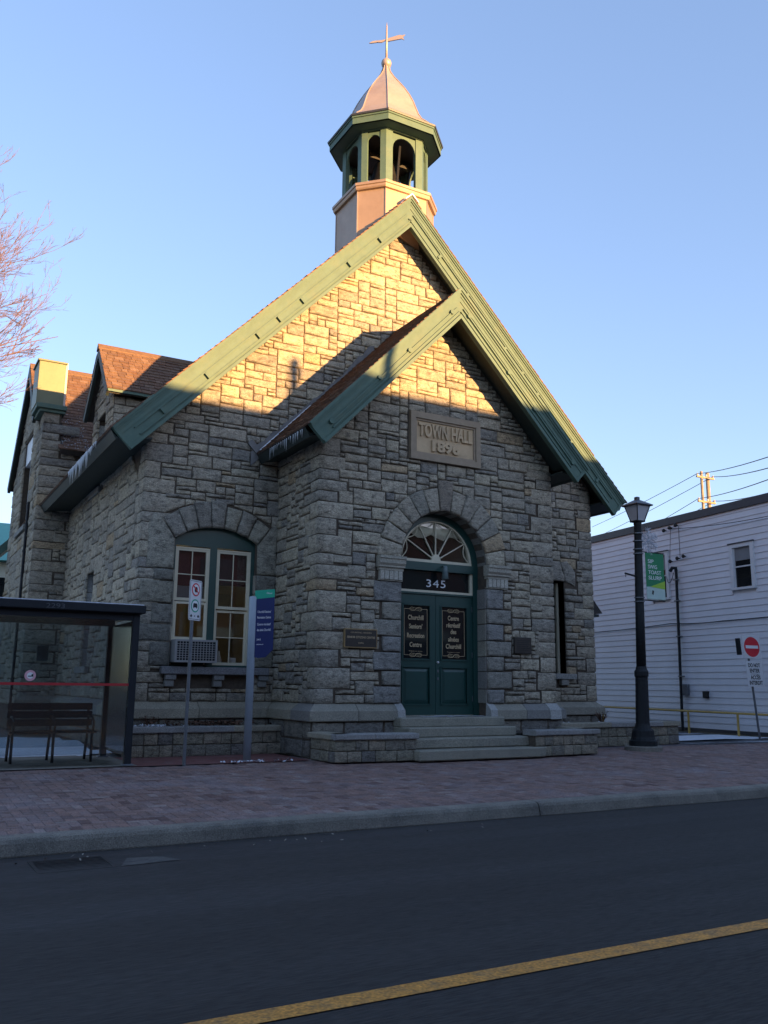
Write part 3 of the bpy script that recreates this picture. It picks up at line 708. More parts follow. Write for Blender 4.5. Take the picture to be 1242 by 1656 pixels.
# --- roofs
def roofslab(name, Y0, Y1, cx, za, x_half, t=.16, mat=UNDER):
    "two slopes: top surface z=za-SL|x-cx|"
    fr = Fr((0, 0, 0), (1, 0, 0), (0, -1, 0)); n = math.hypot(1, SL)
    for s_ in (-1, 1):
        ex, ez = cx+s_*x_half, za-SL*x_half
        poly = [(cx, za), (ex, ez), (ex-s_*t*SL/n, ez-t/n), (cx, za-t*n)]
        if s_ < 0: poly = poly[::-1]
        MB().prism(fr, poly, -Y1, -Y0).build(name, mat, HALL)
def shingles(kind, P, A, B, la, lb, seed, ex=.125, clip=None, wmin=.1, wmax=.2, N=None, chunk=False):
    """rows of shingles. P: eave corner, A: unit along eave, B: unit up slope; la, lb lengths"""
    rnd = random.Random(seed); P, A, B = V(P), V(A), V(B); Nn = A.cross(B).normalized()
    if Nn.z < 0: Nn = -Nn
    k = 0; rows = int(lb/ex)
    for r_ in range(rows):
        x = -rnd.uniform(0, wmax)
        while x < la:
            w_ = rnd.uniform(wmin, wmax); a, b = max(0, x), min(la, x+w_); x += w_
            if b-a < .03: continue
            s0 = r_*ex+rnd.uniform(-.012, .012); s1 = s0+ex*1.25
            if clip and not clip(P+A*(a+b)/2+B*(s0+ex/2)): continue
            s1 = min(s1, lb)
            t0 = .030+rnd.uniform(-.005, .007); t1 = .006
            q = lambda aa, ss, tt: P+A*aa+B*ss+Nn*tt
            m = MB(); g = .004
            c = pcol([((.16, .095, .065), 4), ((.175, .11, .075), 3), ((.14, .088, .065), 3), ((.19, .125, .09), 1)], rnd, .08)
            m.add([q(a+g, s0, 0), q(b-g, s0, 0), q(b-g, s0, t0), q(a+g, s0, t0), q(b-g, s1, t1+.004), q(a+g, s1, t1+.004)], [(0, 1, 2, 3), (3, 2, 4, 5), (0, 3, 5), (1, 4, 2)], c)
            keep(kind, score(q((a+b)/2, s0+ex/2, 0), Nn, (b-a)*ex), m)
nS = math.hypot(1, SL)
# main roof
mh = 5.90
roofslab('roof_deck', dp-.36, 16.3, MC, MA-.03, mh)
def slope(side, Y0, Y1, cx, za, xh, seed, clip=None, ex=.14, wmin=.12, wmax=.24):
    e = V((cx+side*xh, Y0 if side > 0 else Y0, za-SL*xh)); B = V((-side/nS, 0, SL/nS))
    shingles('shingle', e, (0, 1, 0), B, Y1-Y0, xh*nS, seed, ex, clip, wmin, wmax)
slope(-1, dp-.50, 16.3, MC, MA-.02, mh, 41, clip=lambda p_: p_.x < 2.6, wmin=.16, wmax=.3)
slope(1, dp-.50, 16.3, MC, MA-.02, mh, 42, wmin=.3, wmax=.5)
MB().prism(Fr((0, 0, 0), (1, 0, 0), (0, -1, 0)), [(MC-.16, MA-.14), (MC, MA+.01), (MC+.16, MA-.14), (MC+.16, MA-.11), (MC, MA+.045), (MC-.16, MA-.11)], -16.3, -(dp-.52)).build('ridge_cap', SHINGLE, HALL)
# porch roof
ph = 3.06
roofslab('roof_deck', -.42, dp, PC, PA-.03, ph, .15)
slope(-1, -.62, dp, PC, PA-.02, ph, 43, ex=.125)
slope(1, -.62, dp, PC, PA-.02, ph, 44, ex=.125)
# soffit eave boards (dark underside boxes) and eave fascia
def eave(cx, za, xh, Y0, Y1, side, depth, wallx):
    ex, ez = cx+side*xh, za-SL*xh
    m = MB(); fr = Fr((0, 0, 0), (1, 0, 0), (0, -1, 0))
    a, b = ex-side*.02, ex-side*.16
    poly = [(a, ez-.02), (b, ez+.10), (ex-side*.16, ez-.13), (ex-side*.10, ez-.16)]
    if side < 0: poly = poly[::-1]
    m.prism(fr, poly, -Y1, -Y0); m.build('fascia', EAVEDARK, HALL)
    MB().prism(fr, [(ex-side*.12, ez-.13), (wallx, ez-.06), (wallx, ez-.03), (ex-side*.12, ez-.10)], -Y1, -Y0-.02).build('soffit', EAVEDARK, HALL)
eave(MC, MA-.03, mh, dp-.36, TY, -1, 0, XL)
eave(MC, MA-.03, mh, dp-.36, 16, 1, 0, XR)
eave(PC, PA-.03, ph, -.42, dp, -1, 0, 0)
eave(PC, PA-.03, ph, -.42, dp, 1, 0, W)
# barge boards
def barge(Yf, cx, za, xh, wdt, cleats, side_blocks=True):
    fr = Fr((0, Yf, 0), (1, 0, 0), (0, -1, 0))
    for s_ in (-1, 1):
        def strip(t0, t1, d0, d1, a0=0, a1=None, name='b', mat=GREEN, parent=None, end=True):
            # t = perpendicular distance below the top edge, a = distance along slope from the apex
            L_ = xh*nS if a1 is None else a1
            def q(a, t):
                if a == 0: return (cx, za-t*nS)
                x = cx+s_*(a/nS)-s_*t*SL/nS; return (x, za-SL*(a/nS)-t/nS)
            poly = [q(a0, t0), q(L_, t0), q(L_, t1), q(a0, t1)]
            if s_ > 0: poly = poly[::-1]
            return MB().prism(fr, poly, d0, d1).build(name, mat, parent if parent is not None else HALL)
        b = strip(.02, wdt, -.06, 0, name='barge_board')
        strip(0, .05, -.05, .065, name='crown_moulding', parent=b)
        strip(.05, .085, -.05, .045, name='crown_moulding', parent=b)
        strip(.085, .13, -.02, .022, name='moulding', parent=b)
        strip(.13, .20, -.02, .012, name='moulding', parent=b)
        strip(.235, .26, -.02, .03, a0=.35, a1=xh*nS-.3, name='panel_edge', parent=b)
        strip(wdt-.12, wdt-.095, -.02, .03, a0=.35, a1=xh*nS-.3, name='panel_edge', parent=b)
        strip(wdt-.06, wdt, -.02, .045, name='moulding', parent=b)
        L_ = xh*nS
        strip(.0, wdt, -.0, .02, a0=L_-.06, a1=L_, name='end_strip', parent=b)
        for c in cleats:
            if wdt < .45:
                x_, z_ = cx+s_*(c*L_/nS)-s_*.24*SL/nS, za-SL*(c*L_/nS)-.24/nS
                MB().prism(fr, [(x_+.045*math.cos(i*math.pi/6), z_+.045*math.sin(i*math.pi/6)) for i in range(12)], 0, .05).build('rosette', GREEN, b); continue
            strip(.262, wdt-.122, -.0, .055, a0=c*L_, a1=c*L_+.06, name='cleat', parent=b)
        # return of the overhang under the board: soffit boards to the wall
barge(dp-.42, MC, MA, mh, .50, [.16, .28, .45, .53, .60, .76, .89])
barge(-.57, PC, PA, ph, .44, [.12, .42, .62, .92])
def gsoffit(Y0, Y1, cx, za, xh, t):
    fr = Fr((0, 0, 0), (1, 0, 0), (0, -1, 0))
    for s_ in (-1, 1):
        q = lambda a, t_: (cx, za-t_*nS) if a == 0 else (cx+s_*(a/nS)-s_*t_*SL/nS, za-SL*a/nS-t_/nS)
        poly = [q(0, t), q(xh*nS, t), q(xh*nS, t+.03), q(0, t+.03)]
        if s_ > 0: poly = poly[::-1]
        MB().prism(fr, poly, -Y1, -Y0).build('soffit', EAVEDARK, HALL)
gsoffit(dp-.37, dp+.0, MC, MA, mh-.25, .26)
gsoffit(-.52, .0, PC, PA, ph-.2, .25)
# lead flashing stepping up the front wall beside the porch roof
rl = random.Random(5)
m = MB(); z = 5.45; x = -.62; k = 0
while x < 1.75:
    wd = rl.uniform(.22, .34); yt = PA-.0-SL*(PC-x)
    top = PA+.0-SL*(PC-(x+wd))
    h0_, h1_ = rl.uniform(.08, .17), rl.uniform(.06, .15)
    m.prism(fM, [(x, yt-.14), (x+wd, top-.14), (x+wd, top+h1_-.02), (x+wd*.5, (yt+top)/2+h0_+rl.uniform(-.03, .03)), (x, yt+h0_-.02)], .04, .05+.003*(k % 2)); x += wd-.02; k += 1
m.build('lead_flashing', LEAD, HALL)
MB().prism(fM, [(-.70, 5.62), (-.52, 5.44), (-.46, 5.56), (-.62, 5.70)], .03, .08).build('lead_flashing', LEAD, HALL)
m = MB(); m.tube([(PC-ph+.05, dp-.08, PA-SL*ph+.06), (PC-2.0, dp-.08, PA-SL*2.0+.03)], [.02, .008], 6); m.build('snow_fillet', SNOW, HALL)
# dormer
dy, dz, dh, dxf = 5.9, 8.55, 1.28, -2.75
m = MB(); fr = Fr((0, 0, 0), (0, 1, 0), (-1, 0, 0))
for s_ in (-1, 1):
    poly = [(dy, dz), (dy+s_*dh, dz-dh*1.05), (dy+s_*(dh-.07), dz-dh*1.05-.08), (dy, dz-.12)]
    if s_ > 0: poly = poly[::-1]
    m.prism(fr, poly, .35 if False else .3, 2.75)
m.build('dormer_roof_deck', UNDER, HALL)
m = MB()
for s_ in (-1, 1):
    poly = [(dy, dz+.0), (dy+s_*dh, dz-dh*1.05), (dy+s_*(dh-.14), dz-dh*1.05-.13), (dy, dz-.22)]
    if s_ > 0: poly = poly[::-1]
    m.prism(fr, poly, 2.70, 2.77)
m.build('dormer_barge_board', EAVEDARK, HALL)
nb_ = math.hypot(1, 1.05)
def dclip(p_): return p_.z > MA-SL*abs(p_.x-MC)-.05 and p_.z < 8.62
shingles('shingle', (dxf-.03, dy-dh, dz-dh*1.05), (1, 0, 0), (0, 1/nb_, 1.05/nb_), 2.6, dh*nb_, 51, .135, dclip, .12, .22)
shingles('shingle', (dxf-.03, dy+dh, dz-dh*1.05), (1, 0, 0), (0, -1/nb_, 1.05/nb_), 2.6, dh*nb_, 52, .135, dclip, .12, .22)
MB().box((dxf, dy-dh+.0, dz-dh*1.05-.06), (-1.6, dy-dh+.05, dz-dh*1.05-.01)).build('dormer_fascia', GREEN, HALL)
# transept roof
ty, tz, th = 11.75, 9.85, 2.85
m = MB()
for s_ in (-1, 1):
    for tq, d0_, d1_ in (((th, -1.0, 3.5),) if s_ > 0 else ((th, -1.0, 2.93), (1.86, 2.93, 3.5))):
        poly = [(ty, tz), (ty+s_*tq, tz-tq*1.05), (ty+s_*(tq-.12), tz-tq*1.05-.1), (ty, tz-.14)]
        if s_ > 0: poly = poly[::-1]
        m.prism(fr, poly, d0_, d1_)
m.build('transept_roof_deck', UNDER, HALL)
m = MB()
for s_ in (-1, 1):
    tq = th if s_ > 0 else 1.86
    poly = [(ty, tz), (ty+s_*tq, tz-tq*1.05), (ty+s_*(tq-.16), tz-tq*1.05-.16), (ty, tz-.3)]
    if s_ > 0: poly = poly[::-1]
    m.prism(fr, poly, 3.45, 3.53)
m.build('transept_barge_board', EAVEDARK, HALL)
shingles('shingle', (-3.52, ty-th, tz-th*1.05), (1, 0, 0), (0, 1/nb_, 1.05/nb_), 4.4, th*nb_, 53, .15, lambda p_: p_.z > MA-SL*abs(p_.x-MC)-.08 and not (p_.x < -2.95 and p_.y < TY+.75), .14, .26)
shingles('shingle', (-3.52, ty+th, tz-th*1.05), (1, 0, 0), (0, -1/nb_, 1.05/nb_), 4.4, th*nb_, 54, .15, None, .3, .5)
flush('shingle', 'shingle', SHINGLE, HALL, 'shingling', 300, smooth=False)
m = MB(); x0, z0_ = -3.52, tz+.01
if True:
    m.prism(Fr((0, ty, 0), (0, 1, 0), (-1, 0, 0)), [(-.14, z0_-.12), (.14, z0_-.12), (.14, z0_-.09), (0, z0_+.06), (-.14, z0_-.09)], -.5, 3.52)
m.c = [(.16, .10, .065)]*len(m.v); m.build('ridge_cap', SHINGLE, HALL); m = MB()
m.prism(Fr((0, dy, 0), (0, 1, 0), (-1, 0, 0)), [(-.12, dz-.09), (.12, dz-.09), (.12, dz-.06), (0, dz+.07), (-.12, dz-.06)], .3, 2.79)
m.c = [(.16, .10, .065)]*len(m.v); m.build('ridge_cap', SHINGLE, HALL)
# snow specks on the shaded transept roof
rs = random.Random(8); m = MB()
for _ in range(190):
    a = rs.uniform(.62, 1.25); s_ = abs(rs.gauss(0, 1))*.75
    if s_ > 2.3: continue
    P_ = V((-3.52+a, ty-th, tz-th*1.05))+V((0, 1/nb_, 1.05/nb_))*(s_+.02)+V((0, -1.05/nb_, 1/nb_))*.035; r_ = rs.uniform(.007, .02)
    m.add([P_+V((-r_, 0, 0)), P_+V((0, -r_*.6, .0)), P_+V((r_, 0, 0)), P_+V((0, r_*.6, r_*.8))], [(0, 1, 2, 3)])
m.build('snow_specks', SNOW, HALL, kind='stuff')
# chimney block on transept front
ch = bpy.data.objects.new('chimney', None); link(ch, HALL); ch.location = (0, 0, 0)
WL[ch.name] = WL[HALL.name]
MB().bbox((-3.60, TY-.10, 7.98), (-2.96, TY+.75, 9.12), .012).build('metal_cladding', CAPMETAL, ch)
MB().bbox((-3.64, TY-.14, 9.10), (-2.93, TY+.78, 9.15), .01).build('coping', CAPMETAL, ch)
MB().bbox((-3.58, TY-.16, 7.88), (-2.86, TY+.80, 8.0), .012).build('cornice', GREEN, ch)
MB().bbox((-3.50, TY-.10, 7.80), (-2.88, TY+.80, 7.88), .012).build('cornice', GREEN, ch)
MB().bbox((-2.965, TY-.06, 7.98), (-2.90, TY+.1, 9.16), .006).build('flashing_strip', METAL, ch)
MB().box((-3.34, TY+.02, 6.9), (-2.95, TY+.7, 7.8)).build('chimney_core', MORTAR, ch)
# --- bell tower
OC = (2.62, 2.5)
def octp(Wd, r_, cx=OC[0], cy=OC[1]):
    h, a = Wd/2, Wd*r_/2
    return [(cx-a, cy-h), (cx+a, cy-h), (cx+h, cy-a), (cx+h, cy+a), (cx+a, cy+h), (cx-a, cy+h), (cx-h, cy+a), (cx-h, cy-a)]
def octring(m, secs, r_=.54, capb=True, capt=True):
    vs = []; k = len(secs)
    for Wd, z in secs: vs += [(x, y, z) for x, y in octp(Wd, r_)]
    fs = [(i*8+j, i*8+(j+1) % 8, (i+1)*8+(j+1) % 8, (i+1)*8+j) for i in range(k-1) for j in range(8)]
    if capb: fs.append(tuple(reversed(range(8))))
    if capt: fs.append(tuple(range((k-1)*8, k*8)))
    return m.add(vs, fs)
TOW = bpy.data.objects.new('bell_tower', None); link(TOW, HALL); WL[TOW.name] = WL[HALL.name]
m = octring(MB(), [(1.93, 9.4), (1.93, 11.66)])
for v_ in m.v[:8]: v_.z = MA-.12-SL*abs(v_.x-MC)
m.build('drum', COPPER, TOW)
# upright seams at the drum's corners
m = MB()
for x, y in octp(1.94, .54): m.tube([(x, y, MA-.1-SL*abs(x-MC)), (x, y, 11.66)], .012, 4)
m.build('drum_seam', METAL, TOW)
octring(MB(), [(1.95, 11.66), (2.03, 11.67), (2.06, 11.70), (2.06, 11.75), (2.10, 11.76), (2.10, 11.82), (1.75, 11.90)]).build('drum_cornice', COPPER, TOW)
# posts, arches
P8 = octp(1.72, .54)
def seg_frame(i, P_=P8):
    a, b = V((*P_[i], 0)), V((*P_[(i+1) % 8], 0)); U_ = (b-a).normalized(); N_ = V((U_.y, -U_.x, 0)); return Fr(a, U_, N_), (b-a).length
zb, zt_ = 11.86, 13.16
for i in range(8):
    fr_, L_ = seg_frame(i); pw = .17 if L_ > .7 else .13
    for u0 in (0, L_-pw):
        MB().fbox(fr_, u0+.001, u0+pw-.001, zb, zt_, -.09, 0).build('post', GREEN, TOW)
    MB().fbox(fr_, 0, L_, zt_, zt_+.14, -.08, .022).build('frieze', GREEN, TOW)
    # arch spandrels
    a_, b_ = pw+.0, L_-pw; rA = (b_-a_)/2; cxu = (a_+b_)/2; zc_ = zt_-.09-rA if rA < .35 else zt_-.43; rz = zt_-.09-zc_
    m = MB(); n = 10
    for k in range(n):
        t0, t1 = math.pi*k/n, math.pi*(k+1)/n
        q0 = (cxu+rA*.97*math.cos(t0), zc_+rz*math.sin(t0)); q1 = (cxu+rA*.97*math.cos(t1), zc_+rz*math.sin(t1))
        m.prism(fr_, [q1, q0, (q0[0], zt_-.03), (q1[0], zt_-.03)], -.05, -.015)
    m.build('arch_bracket', GREEN, TOW)
octring(MB(), [(1.62, 13.12), (1.62, 13.30)]).build('belfry_ceiling', DARKBELL, TOW)
octring(MB(), [(1.70, 11.80), (1.70, 11.87)]).build('belfry_floor', METAL, TOW)
# eave of the tower
octring(MB(), [(1.70, 13.24), (2.24, 13.185), (2.29, 13.185)], .5).build('tower_soffit', GREEN, TOW)
octring(MB(), [(2.30, 13.20), (2.30, 13.34), (2.34, 13.345), (2.34, 13.385)], .5).build('tower_fascia', GREEN, TOW)
octring(MB(), [(2.38, 13.385), (2.40, 13.42), (2.22, 13.50)], .5).build('tower_drip_edge', DARKTRIM, TOW)
dome = MB(); prof = [(2.40, 13.42), (2.05, 13.56), (1.75, 13.72), (1.60, 13.86), (1.47, 14.05), (1.34, 14.25), (1.16, 14.46), (.93, 14.68), (.66, 14.90), (.40, 15.10), (.22, 15.27), (.14, 15.40), (.12, 15.46)]
octring(dome, prof, .5); dome.build('dome', METAL, TOW)
m = MB()
for j in range(8):
    pts = []
    for Wd, z in prof[1:]:
        x, y = octp(Wd+.01, .5)[j]; pts.append((x, y, z))
    m.tube(pts, .014, 4)
m.build('dome_seam', METAL, TOW)
FIN = MB().lathe([(.01, 15.43), (.07, 15.445), (.11, 15.49), (.125, 15.55), (.11, 15.61), (.06, 15.66), (.03, 15.70), (.02, 15.72)], OC, 16).build('finial_ball', METAL, TOW, smooth=True)
MB().lathe([(.028, 15.68), (.024, 16.3), (.018, 16.55), (.004, 16.66)], OC, 8).build('finial_rod', METAL, TOW, smooth=True)
# weather vane: arrow tail to the east, scrolled head to the west
fv = Fr((OC[0], OC[1], 0), V((.78, -.63, 0)), V((-.63, -.78, 0)))
m = MB(); zv = 16.19
m.prism(fv, [(.03, zv-.05), (.36, zv-.02), (.42, zv-.06), (.39, zv+.03), (.44, zv+.08), (.37, zv+.07), (.30, zv+.09), (.03, zv+.03)], -.012, .012)
m.prism(fv, [(-.42, zv-.04), (-.36, zv-.05), (-.22, zv-.045), (-.12, zv-.06), (-.03, zv-.02), (-.03, zv+.015), (-.12, zv+.0), (-.24, zv+.005), (-.34, zv+.0)], -.012, .012)
m.build('weather_vane', METAL, TOW)
# bell hangs in the belfry
BL = thing('bell', 'dark bronze bell hanging inside the open belfry', 'bell', (OC[0], OC[1], 12.2))
MB().lathe([(.44, 12.22), (.45, 12.26), (.36, 12.40), (.30, 12.62), (.26, 12.82), (.16, 12.93), (.04, 12.96)], OC, 20).build('bell_body', DARKBELL, BL, smooth=True)
MB().box((OC[0]-.70, OC[1]-.05, 12.95), (OC[0]+.70, OC[1]+.05, 13.10)).build('yoke', DARKBELL, BL)
m = MB()
for a in (0, math.pi/2): m.tube([(OC[0]+.66*math.cos(a), OC[1]+.66*math.sin(a), 13.0), (OC[0]+.5*math.cos(a), OC[1]+.5*math.sin(a), 11.88)], .03, 6); m.tube([(OC[0]-.66*math.cos(a), OC[1]-.66*math.sin(a), 13.0), (OC[0]-.5*math.cos(a), OC[1]-.5*math.sin(a), 11.88)], .03, 6)
m.build('bell_frame', DARKBELL, BL)
MB().lathe([(.03, 12.9), (.02, 12.35), (.06, 12.28), (.06, 12.2), (.01, 12.16)], OC, 8).build('clapper', DARKBELL, BL)

# ================================================================== DOORWAY
def door_set():
    y = .30; f = Fr((0, y, 0), (1, 0, 0), (0, -1, 0)); oL, oR = PC-ro, PC+ro
    D = bpy.data.objects.new('doorway', None); link(D, HALL); WL[D.name] = WL[HALL.name]
    m = MB()
    m.fbox(f, oL, oL+.11, .62, ZS, -.1, .05); m.fbox(f, oR-.11, oR, .62, ZS, -.1, .05)
    m.fbox(f, oL+.11, oR-.11, 3.27, 3.42, -.1, .07); m.fbox(f, oL+.11, oR-.11, 2.83, 2.865, -.1, .03)
    # green ring around fanlight
    n = 28
    for i in range(n):
        a0, a1 = math.pi*i/n, math.pi*(i+1)/n; r0, r1 = ro-.13, ro
        m.prism(f, [(PC+r0*math.cos(a1), ZS+r0*math.sin(a1)), (PC+r0*math.cos(a0), ZS+r0*math.sin(a0)), (PC+r1*math.cos(a0), ZS+r1*math.sin(a0)), (PC+r1*math.cos(a1), ZS+r1*math.sin(a1))], -.1, .05)
    m.build('door_frame', DGREEN, D)
    m = MB(); rf = ro-.13
    for i in range(n):
        a0, a1 = math.pi*i/n, math.pi*(i+1)/n; r0, r1 = rf-.055, rf
        m.prism(f, [(PC+r0*math.cos(a1), ZS+.03+r0*math.sin(a1)), (PC+r0*math.cos(a0), ZS+.03+r0*math.sin(a0)), (PC+r1*math.cos(a0), ZS+.03+r1*math.sin(a0)), (PC+r1*math.cos(a1), ZS+.03+r1*math.sin(a1))], -.05, .03)
    m.fbox(f, PC-rf, PC+rf, ZS, ZS+.055, -.05, .035)
    m.build('fanlight_frame', CREAM, D)
    bars = MB(); cz = ZS+.05; rb = rf-.04
    m2 = [(PC+.10*math.cos(a), cz+.12*math.sin(a)) for a in [math.pi*i/10 for i in range(11)]]
    bars.prism(f, m2, -.02, .03)
    na = 6
    for i in range(1, na):
        a = math.pi*i/na; c, s_ = math.cos(a), math.sin(a); w_ = .009
        bars.prism(f, [(PC+.08*c-s_*w_, cz+.08*s_+c*w_), (PC+.08*c+s_*w_, cz+.08*s_-c*w_), (PC+rb*c+s_*w_, cz+rb*s_-c*w_), (PC+rb*c-s_*w_, cz+rb*s_+c*w_)], -.01, .018)
    for i in range(na):
        a0, a1 = math.pi*i/na, math.pi*(i+1)/na; k = 7; r_out = rb*.985; pts = []
        for j in range(k+1):
            t = j/k; a = a0+(a1-a0)*t; r_ = r_out-.10*math.sin(math.pi*t); pts.append(f.p(PC+r_*math.cos(a), cz+r_*math.sin(a), .006))
        bars.tube(pts, .009, 5)
    bars.build('fanlight_tracery', CREAM, D)
    pa = [(PC+(rf-.01)*math.cos(a), ZS+.03+(rf-.01)*math.sin(a)) for a in [math.pi*i/24 for i in range(25)]]
    MB().prism(f, pa, -.03, -.022).build('fanlight_pane', GLASS, D)
    n = 9; lo = [(PC-rf*.80+2*rf*.80*i/n, ZS+.50+.05*math.sin(i*1.9)+(.06 if i in (0, n) else 0)) for i in range(n+1)]
    cp = [(PC+(rf-.04)*math.cos(a), ZS+.02+(rf-.04)*math.sin(a)) for a in [math.pi*(.235+.53*i/12) for i in range(13)]]
    MB().prism(f, lo[1:-1]+cp, -.065, -.055).build('fanlight_curtain', pmat('pale_curtain', (.80, .75, .58), .9, var=.04), D)
    # vaulted shade behind the fanlight (pale plaster seen inside at its top)
    m = MB()
    for i in range(12):
        a0, a1 = math.pi*(i+.0)/12, math.pi*(i+1)/12
        for k in range(4):
            y0, y1 = -.12-k*.18, -.12-(k+1)*.18; r0, r1 = rf*(1-.0*k), rf*(1-.02*(k+1))
            m.add([f.p(PC+r0*math.cos(a0), ZS+r0*math.sin(a0), y0), f.p(PC+r0*math.cos(a1), ZS+r0*math.sin(a1), y0), f.p(PC+r1*math.cos(a1), ZS+r1*math.sin(a1), y1), f.p(PC+r1*math.cos(a0), ZS+r1*math.sin(a0), y1)], [(0, 1, 2, 3)])
    m.build('vestibule_vault', CREAM, D)
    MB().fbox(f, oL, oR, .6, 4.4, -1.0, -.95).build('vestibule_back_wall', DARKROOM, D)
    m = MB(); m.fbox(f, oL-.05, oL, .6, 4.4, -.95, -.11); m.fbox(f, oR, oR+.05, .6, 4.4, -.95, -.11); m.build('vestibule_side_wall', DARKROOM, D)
    # transom
    m = MB(); a, b, z0, z1 = oL+.11, oR-.11, 2.865, 3.27
    m.fbox(f, a, b, z0, z0+.04, -.03, .03); m.fbox(f, a, a+.04, z0+.04, z1, -.03, .03); m.fbox(f, b-.06, b, z0+.04, z1, -.03, .03); m.build('transom_frame', CREAM, D)
    tp = MB().fbox(f, a+.04, b-.06, z0+.04, z1, -.02, -.012).build('transom_pane', DGLASS, D)
    text('345', WHITEINK, tp, f, PC+.02, 2.975, .145, .42, -.011, .004, bold=0)
    # leaves
    a, b = oL+.11, oR-.11; mid = (a+b)/2; z0, z1 = .66, 2.83
    for k, (u0, u1) in enumerate(((a, mid-.004), (mid+.004, b))):
        L_ = MB(); gu0, gu1, gz0, gz1 = u0+.13, u1-.13, 1.66, 2.62; pz0, pz1 = .86, 1.50
        for q in ((u0, gu0, z0, z1), (gu1, u1, z0, z1), (gu0, gu1, z0, pz0), (gu0, gu1, pz1, gz0), (gu0, gu1, gz1, z1)): L_.fbox(f, *q, -.045, 0)
        leaf = L_.build('door', DGREEN, D)
        m = MB()
        for (p0, p1, p2, p3) in ((gu0, gu1, gz0, gz1), (gu0, gu1, pz0, pz1)):
            e = .03; m.fbox(f, p0-.01, p1+.01, p3, p3+e, -.01, .016); m.fbox(f, p0-.01, p1+.01, p2-e, p2, -.01, .016); m.fbox(f, p0-e, p0, p2-e, p3+e, -.01, .016); m.fbox(f, p1, p1+e, p2-e, p3+e, -.01, .016)
        m.build('moulding', DGREEN, leaf)
        # raised panel
        m = MB(); e = .07; c = [(gu0, pz0), (gu1, pz0), (gu1, pz1), (gu0, pz1)]; d = [(gu0+e, pz0+e), (gu1-e, pz0+e), (gu1-e, pz1-e), (gu0+e, pz1-e)]
        m.add([f.p(*q, -.025) for q in c]+[f.p(*q, .0) for q in d], [(4, 5, 6, 7)]+[(i, (i+1) % 4, 4+(i+1) % 4, 4+i) for i in range(4)]); m.build('raised_panel', DGREEN, leaf)
        pane = MB().fbox(f, gu0, gu1, gz0, gz1, -.03, -.022).build('pane', DGLASS, leaf)
        cx = (gu0+gu1)/2; wd = gu1-gu0
        m = MB(); gb = .007
        x0_, x1_ = gu0+.03, gu1-.03; zb_, zt2 = gz0+.06, gz1-.07
        m.fbox(f, x0_, x0_+gb, zb_, zt2, -.021, -.017); m.fbox(f, x1_-gb, x1_, zb_, zt2, -.021, -.017)
        for zz in (zb_, zt2):
            m.fbox(f, x0_, cx-.13, zz, zz+gb, -.021, -.017); m.fbox(f, cx+.13, x1_, zz, zz+gb, -.021, -.017)
            for sg in (-1, 1):
                for (px_, pr_) in ((.085, .034), (.035, .028), (.11, .018)):
                    pts = [f.p(cx+sg*px_+pr_*1.3*math.cos(t), zz+.004+pr_*math.sin(t)*(1 if sg > 0 else -1), -.018) for t in [6.28*i/12 for i in range(13)]]
                    m.tube(pts, .0035, 4)
            pts = [f.p(cx+(i/10-.5)*.26, zz+.004+.03*math.sin((i/10-.5)*7), -.018) for i in range(11)]; m.tube(pts, .0045, 4)
        m.build('gilt_border', GOLD, pane)
        lines = [('Churchill', 2.36, .36), ("Seniors'", 2.20, .31), ('Recreation', 2.035, .40), ('Centre', 1.87, .28)] if k == 0 else [('Centre', 2.38, .27), ('récréatif', 2.25, .34), ('des', 2.13, .14), ('aînées', 1.99, .26), ('Churchill', 1.86, .37)]
        for t, zz, ww in lines: text(t, GOLD, pane, f, cx, zz, .085, ww*.92, -.021, .003, bold=.02)
        text('345 Richmond Road' if False else ("Programs and services" if k == 0 else "Programmes et services"), GOLD, pane, f, cx, 1.785, .018, .28, -.021, .002)
        if k == 1:
            m = MB(); hx = u0+.045; m.fbox(f, hx-.015, hx+.015, 1.42, 1.47, 0, .012); m.build('lock_plate', GALV, leaf); m = MB(); m.fbox(f, hx-.014, hx+.014, 1.28, 1.33, 0, .012); m.build('lock_plate', GALV, leaf)
            MB().lathe([(.022, 0), (.022, .02), (.01, .035)], (0, 0), 10, M=Matrix.Translation(f.p(hx, 1.60, .0)) @ Matrix.Rotation(math.pi/2, 4, 'X')).build('door_knob', WHITE, leaf)
            for zz in (.95, 1.75, 2.6): MB().fbox(f, u1-.012, u1+.012, zz-.05, zz+.05, 0, .014).build('hinge', GALV, leaf)
    MB().fbox(f, oL+.05, oR-.05, .60, .662, -.1, .02).build('threshold', STEPC, D)
    # lamp over the door
    o = thing('door_lamp', 'small dark green spotlight under the fanlight above the door', 'lamp', (PC+.08, .2, 3.3))
    MB().lathe([(.035, 3.36), (.045, 3.33), (.05, 3.28), (.065, 3.12), (.06, 3.115)], (PC+.1, .12), 14).build('lamp_shade', pmat('grey_lamp_metal', (.10, .14, .14), .4), o, smooth=True)
    MB().tube([(PC+.1, .23, 3.36), (PC+.1, .12, 3.36)], .015, 6).build('lamp_arm', DGREEN, o)
door_set()
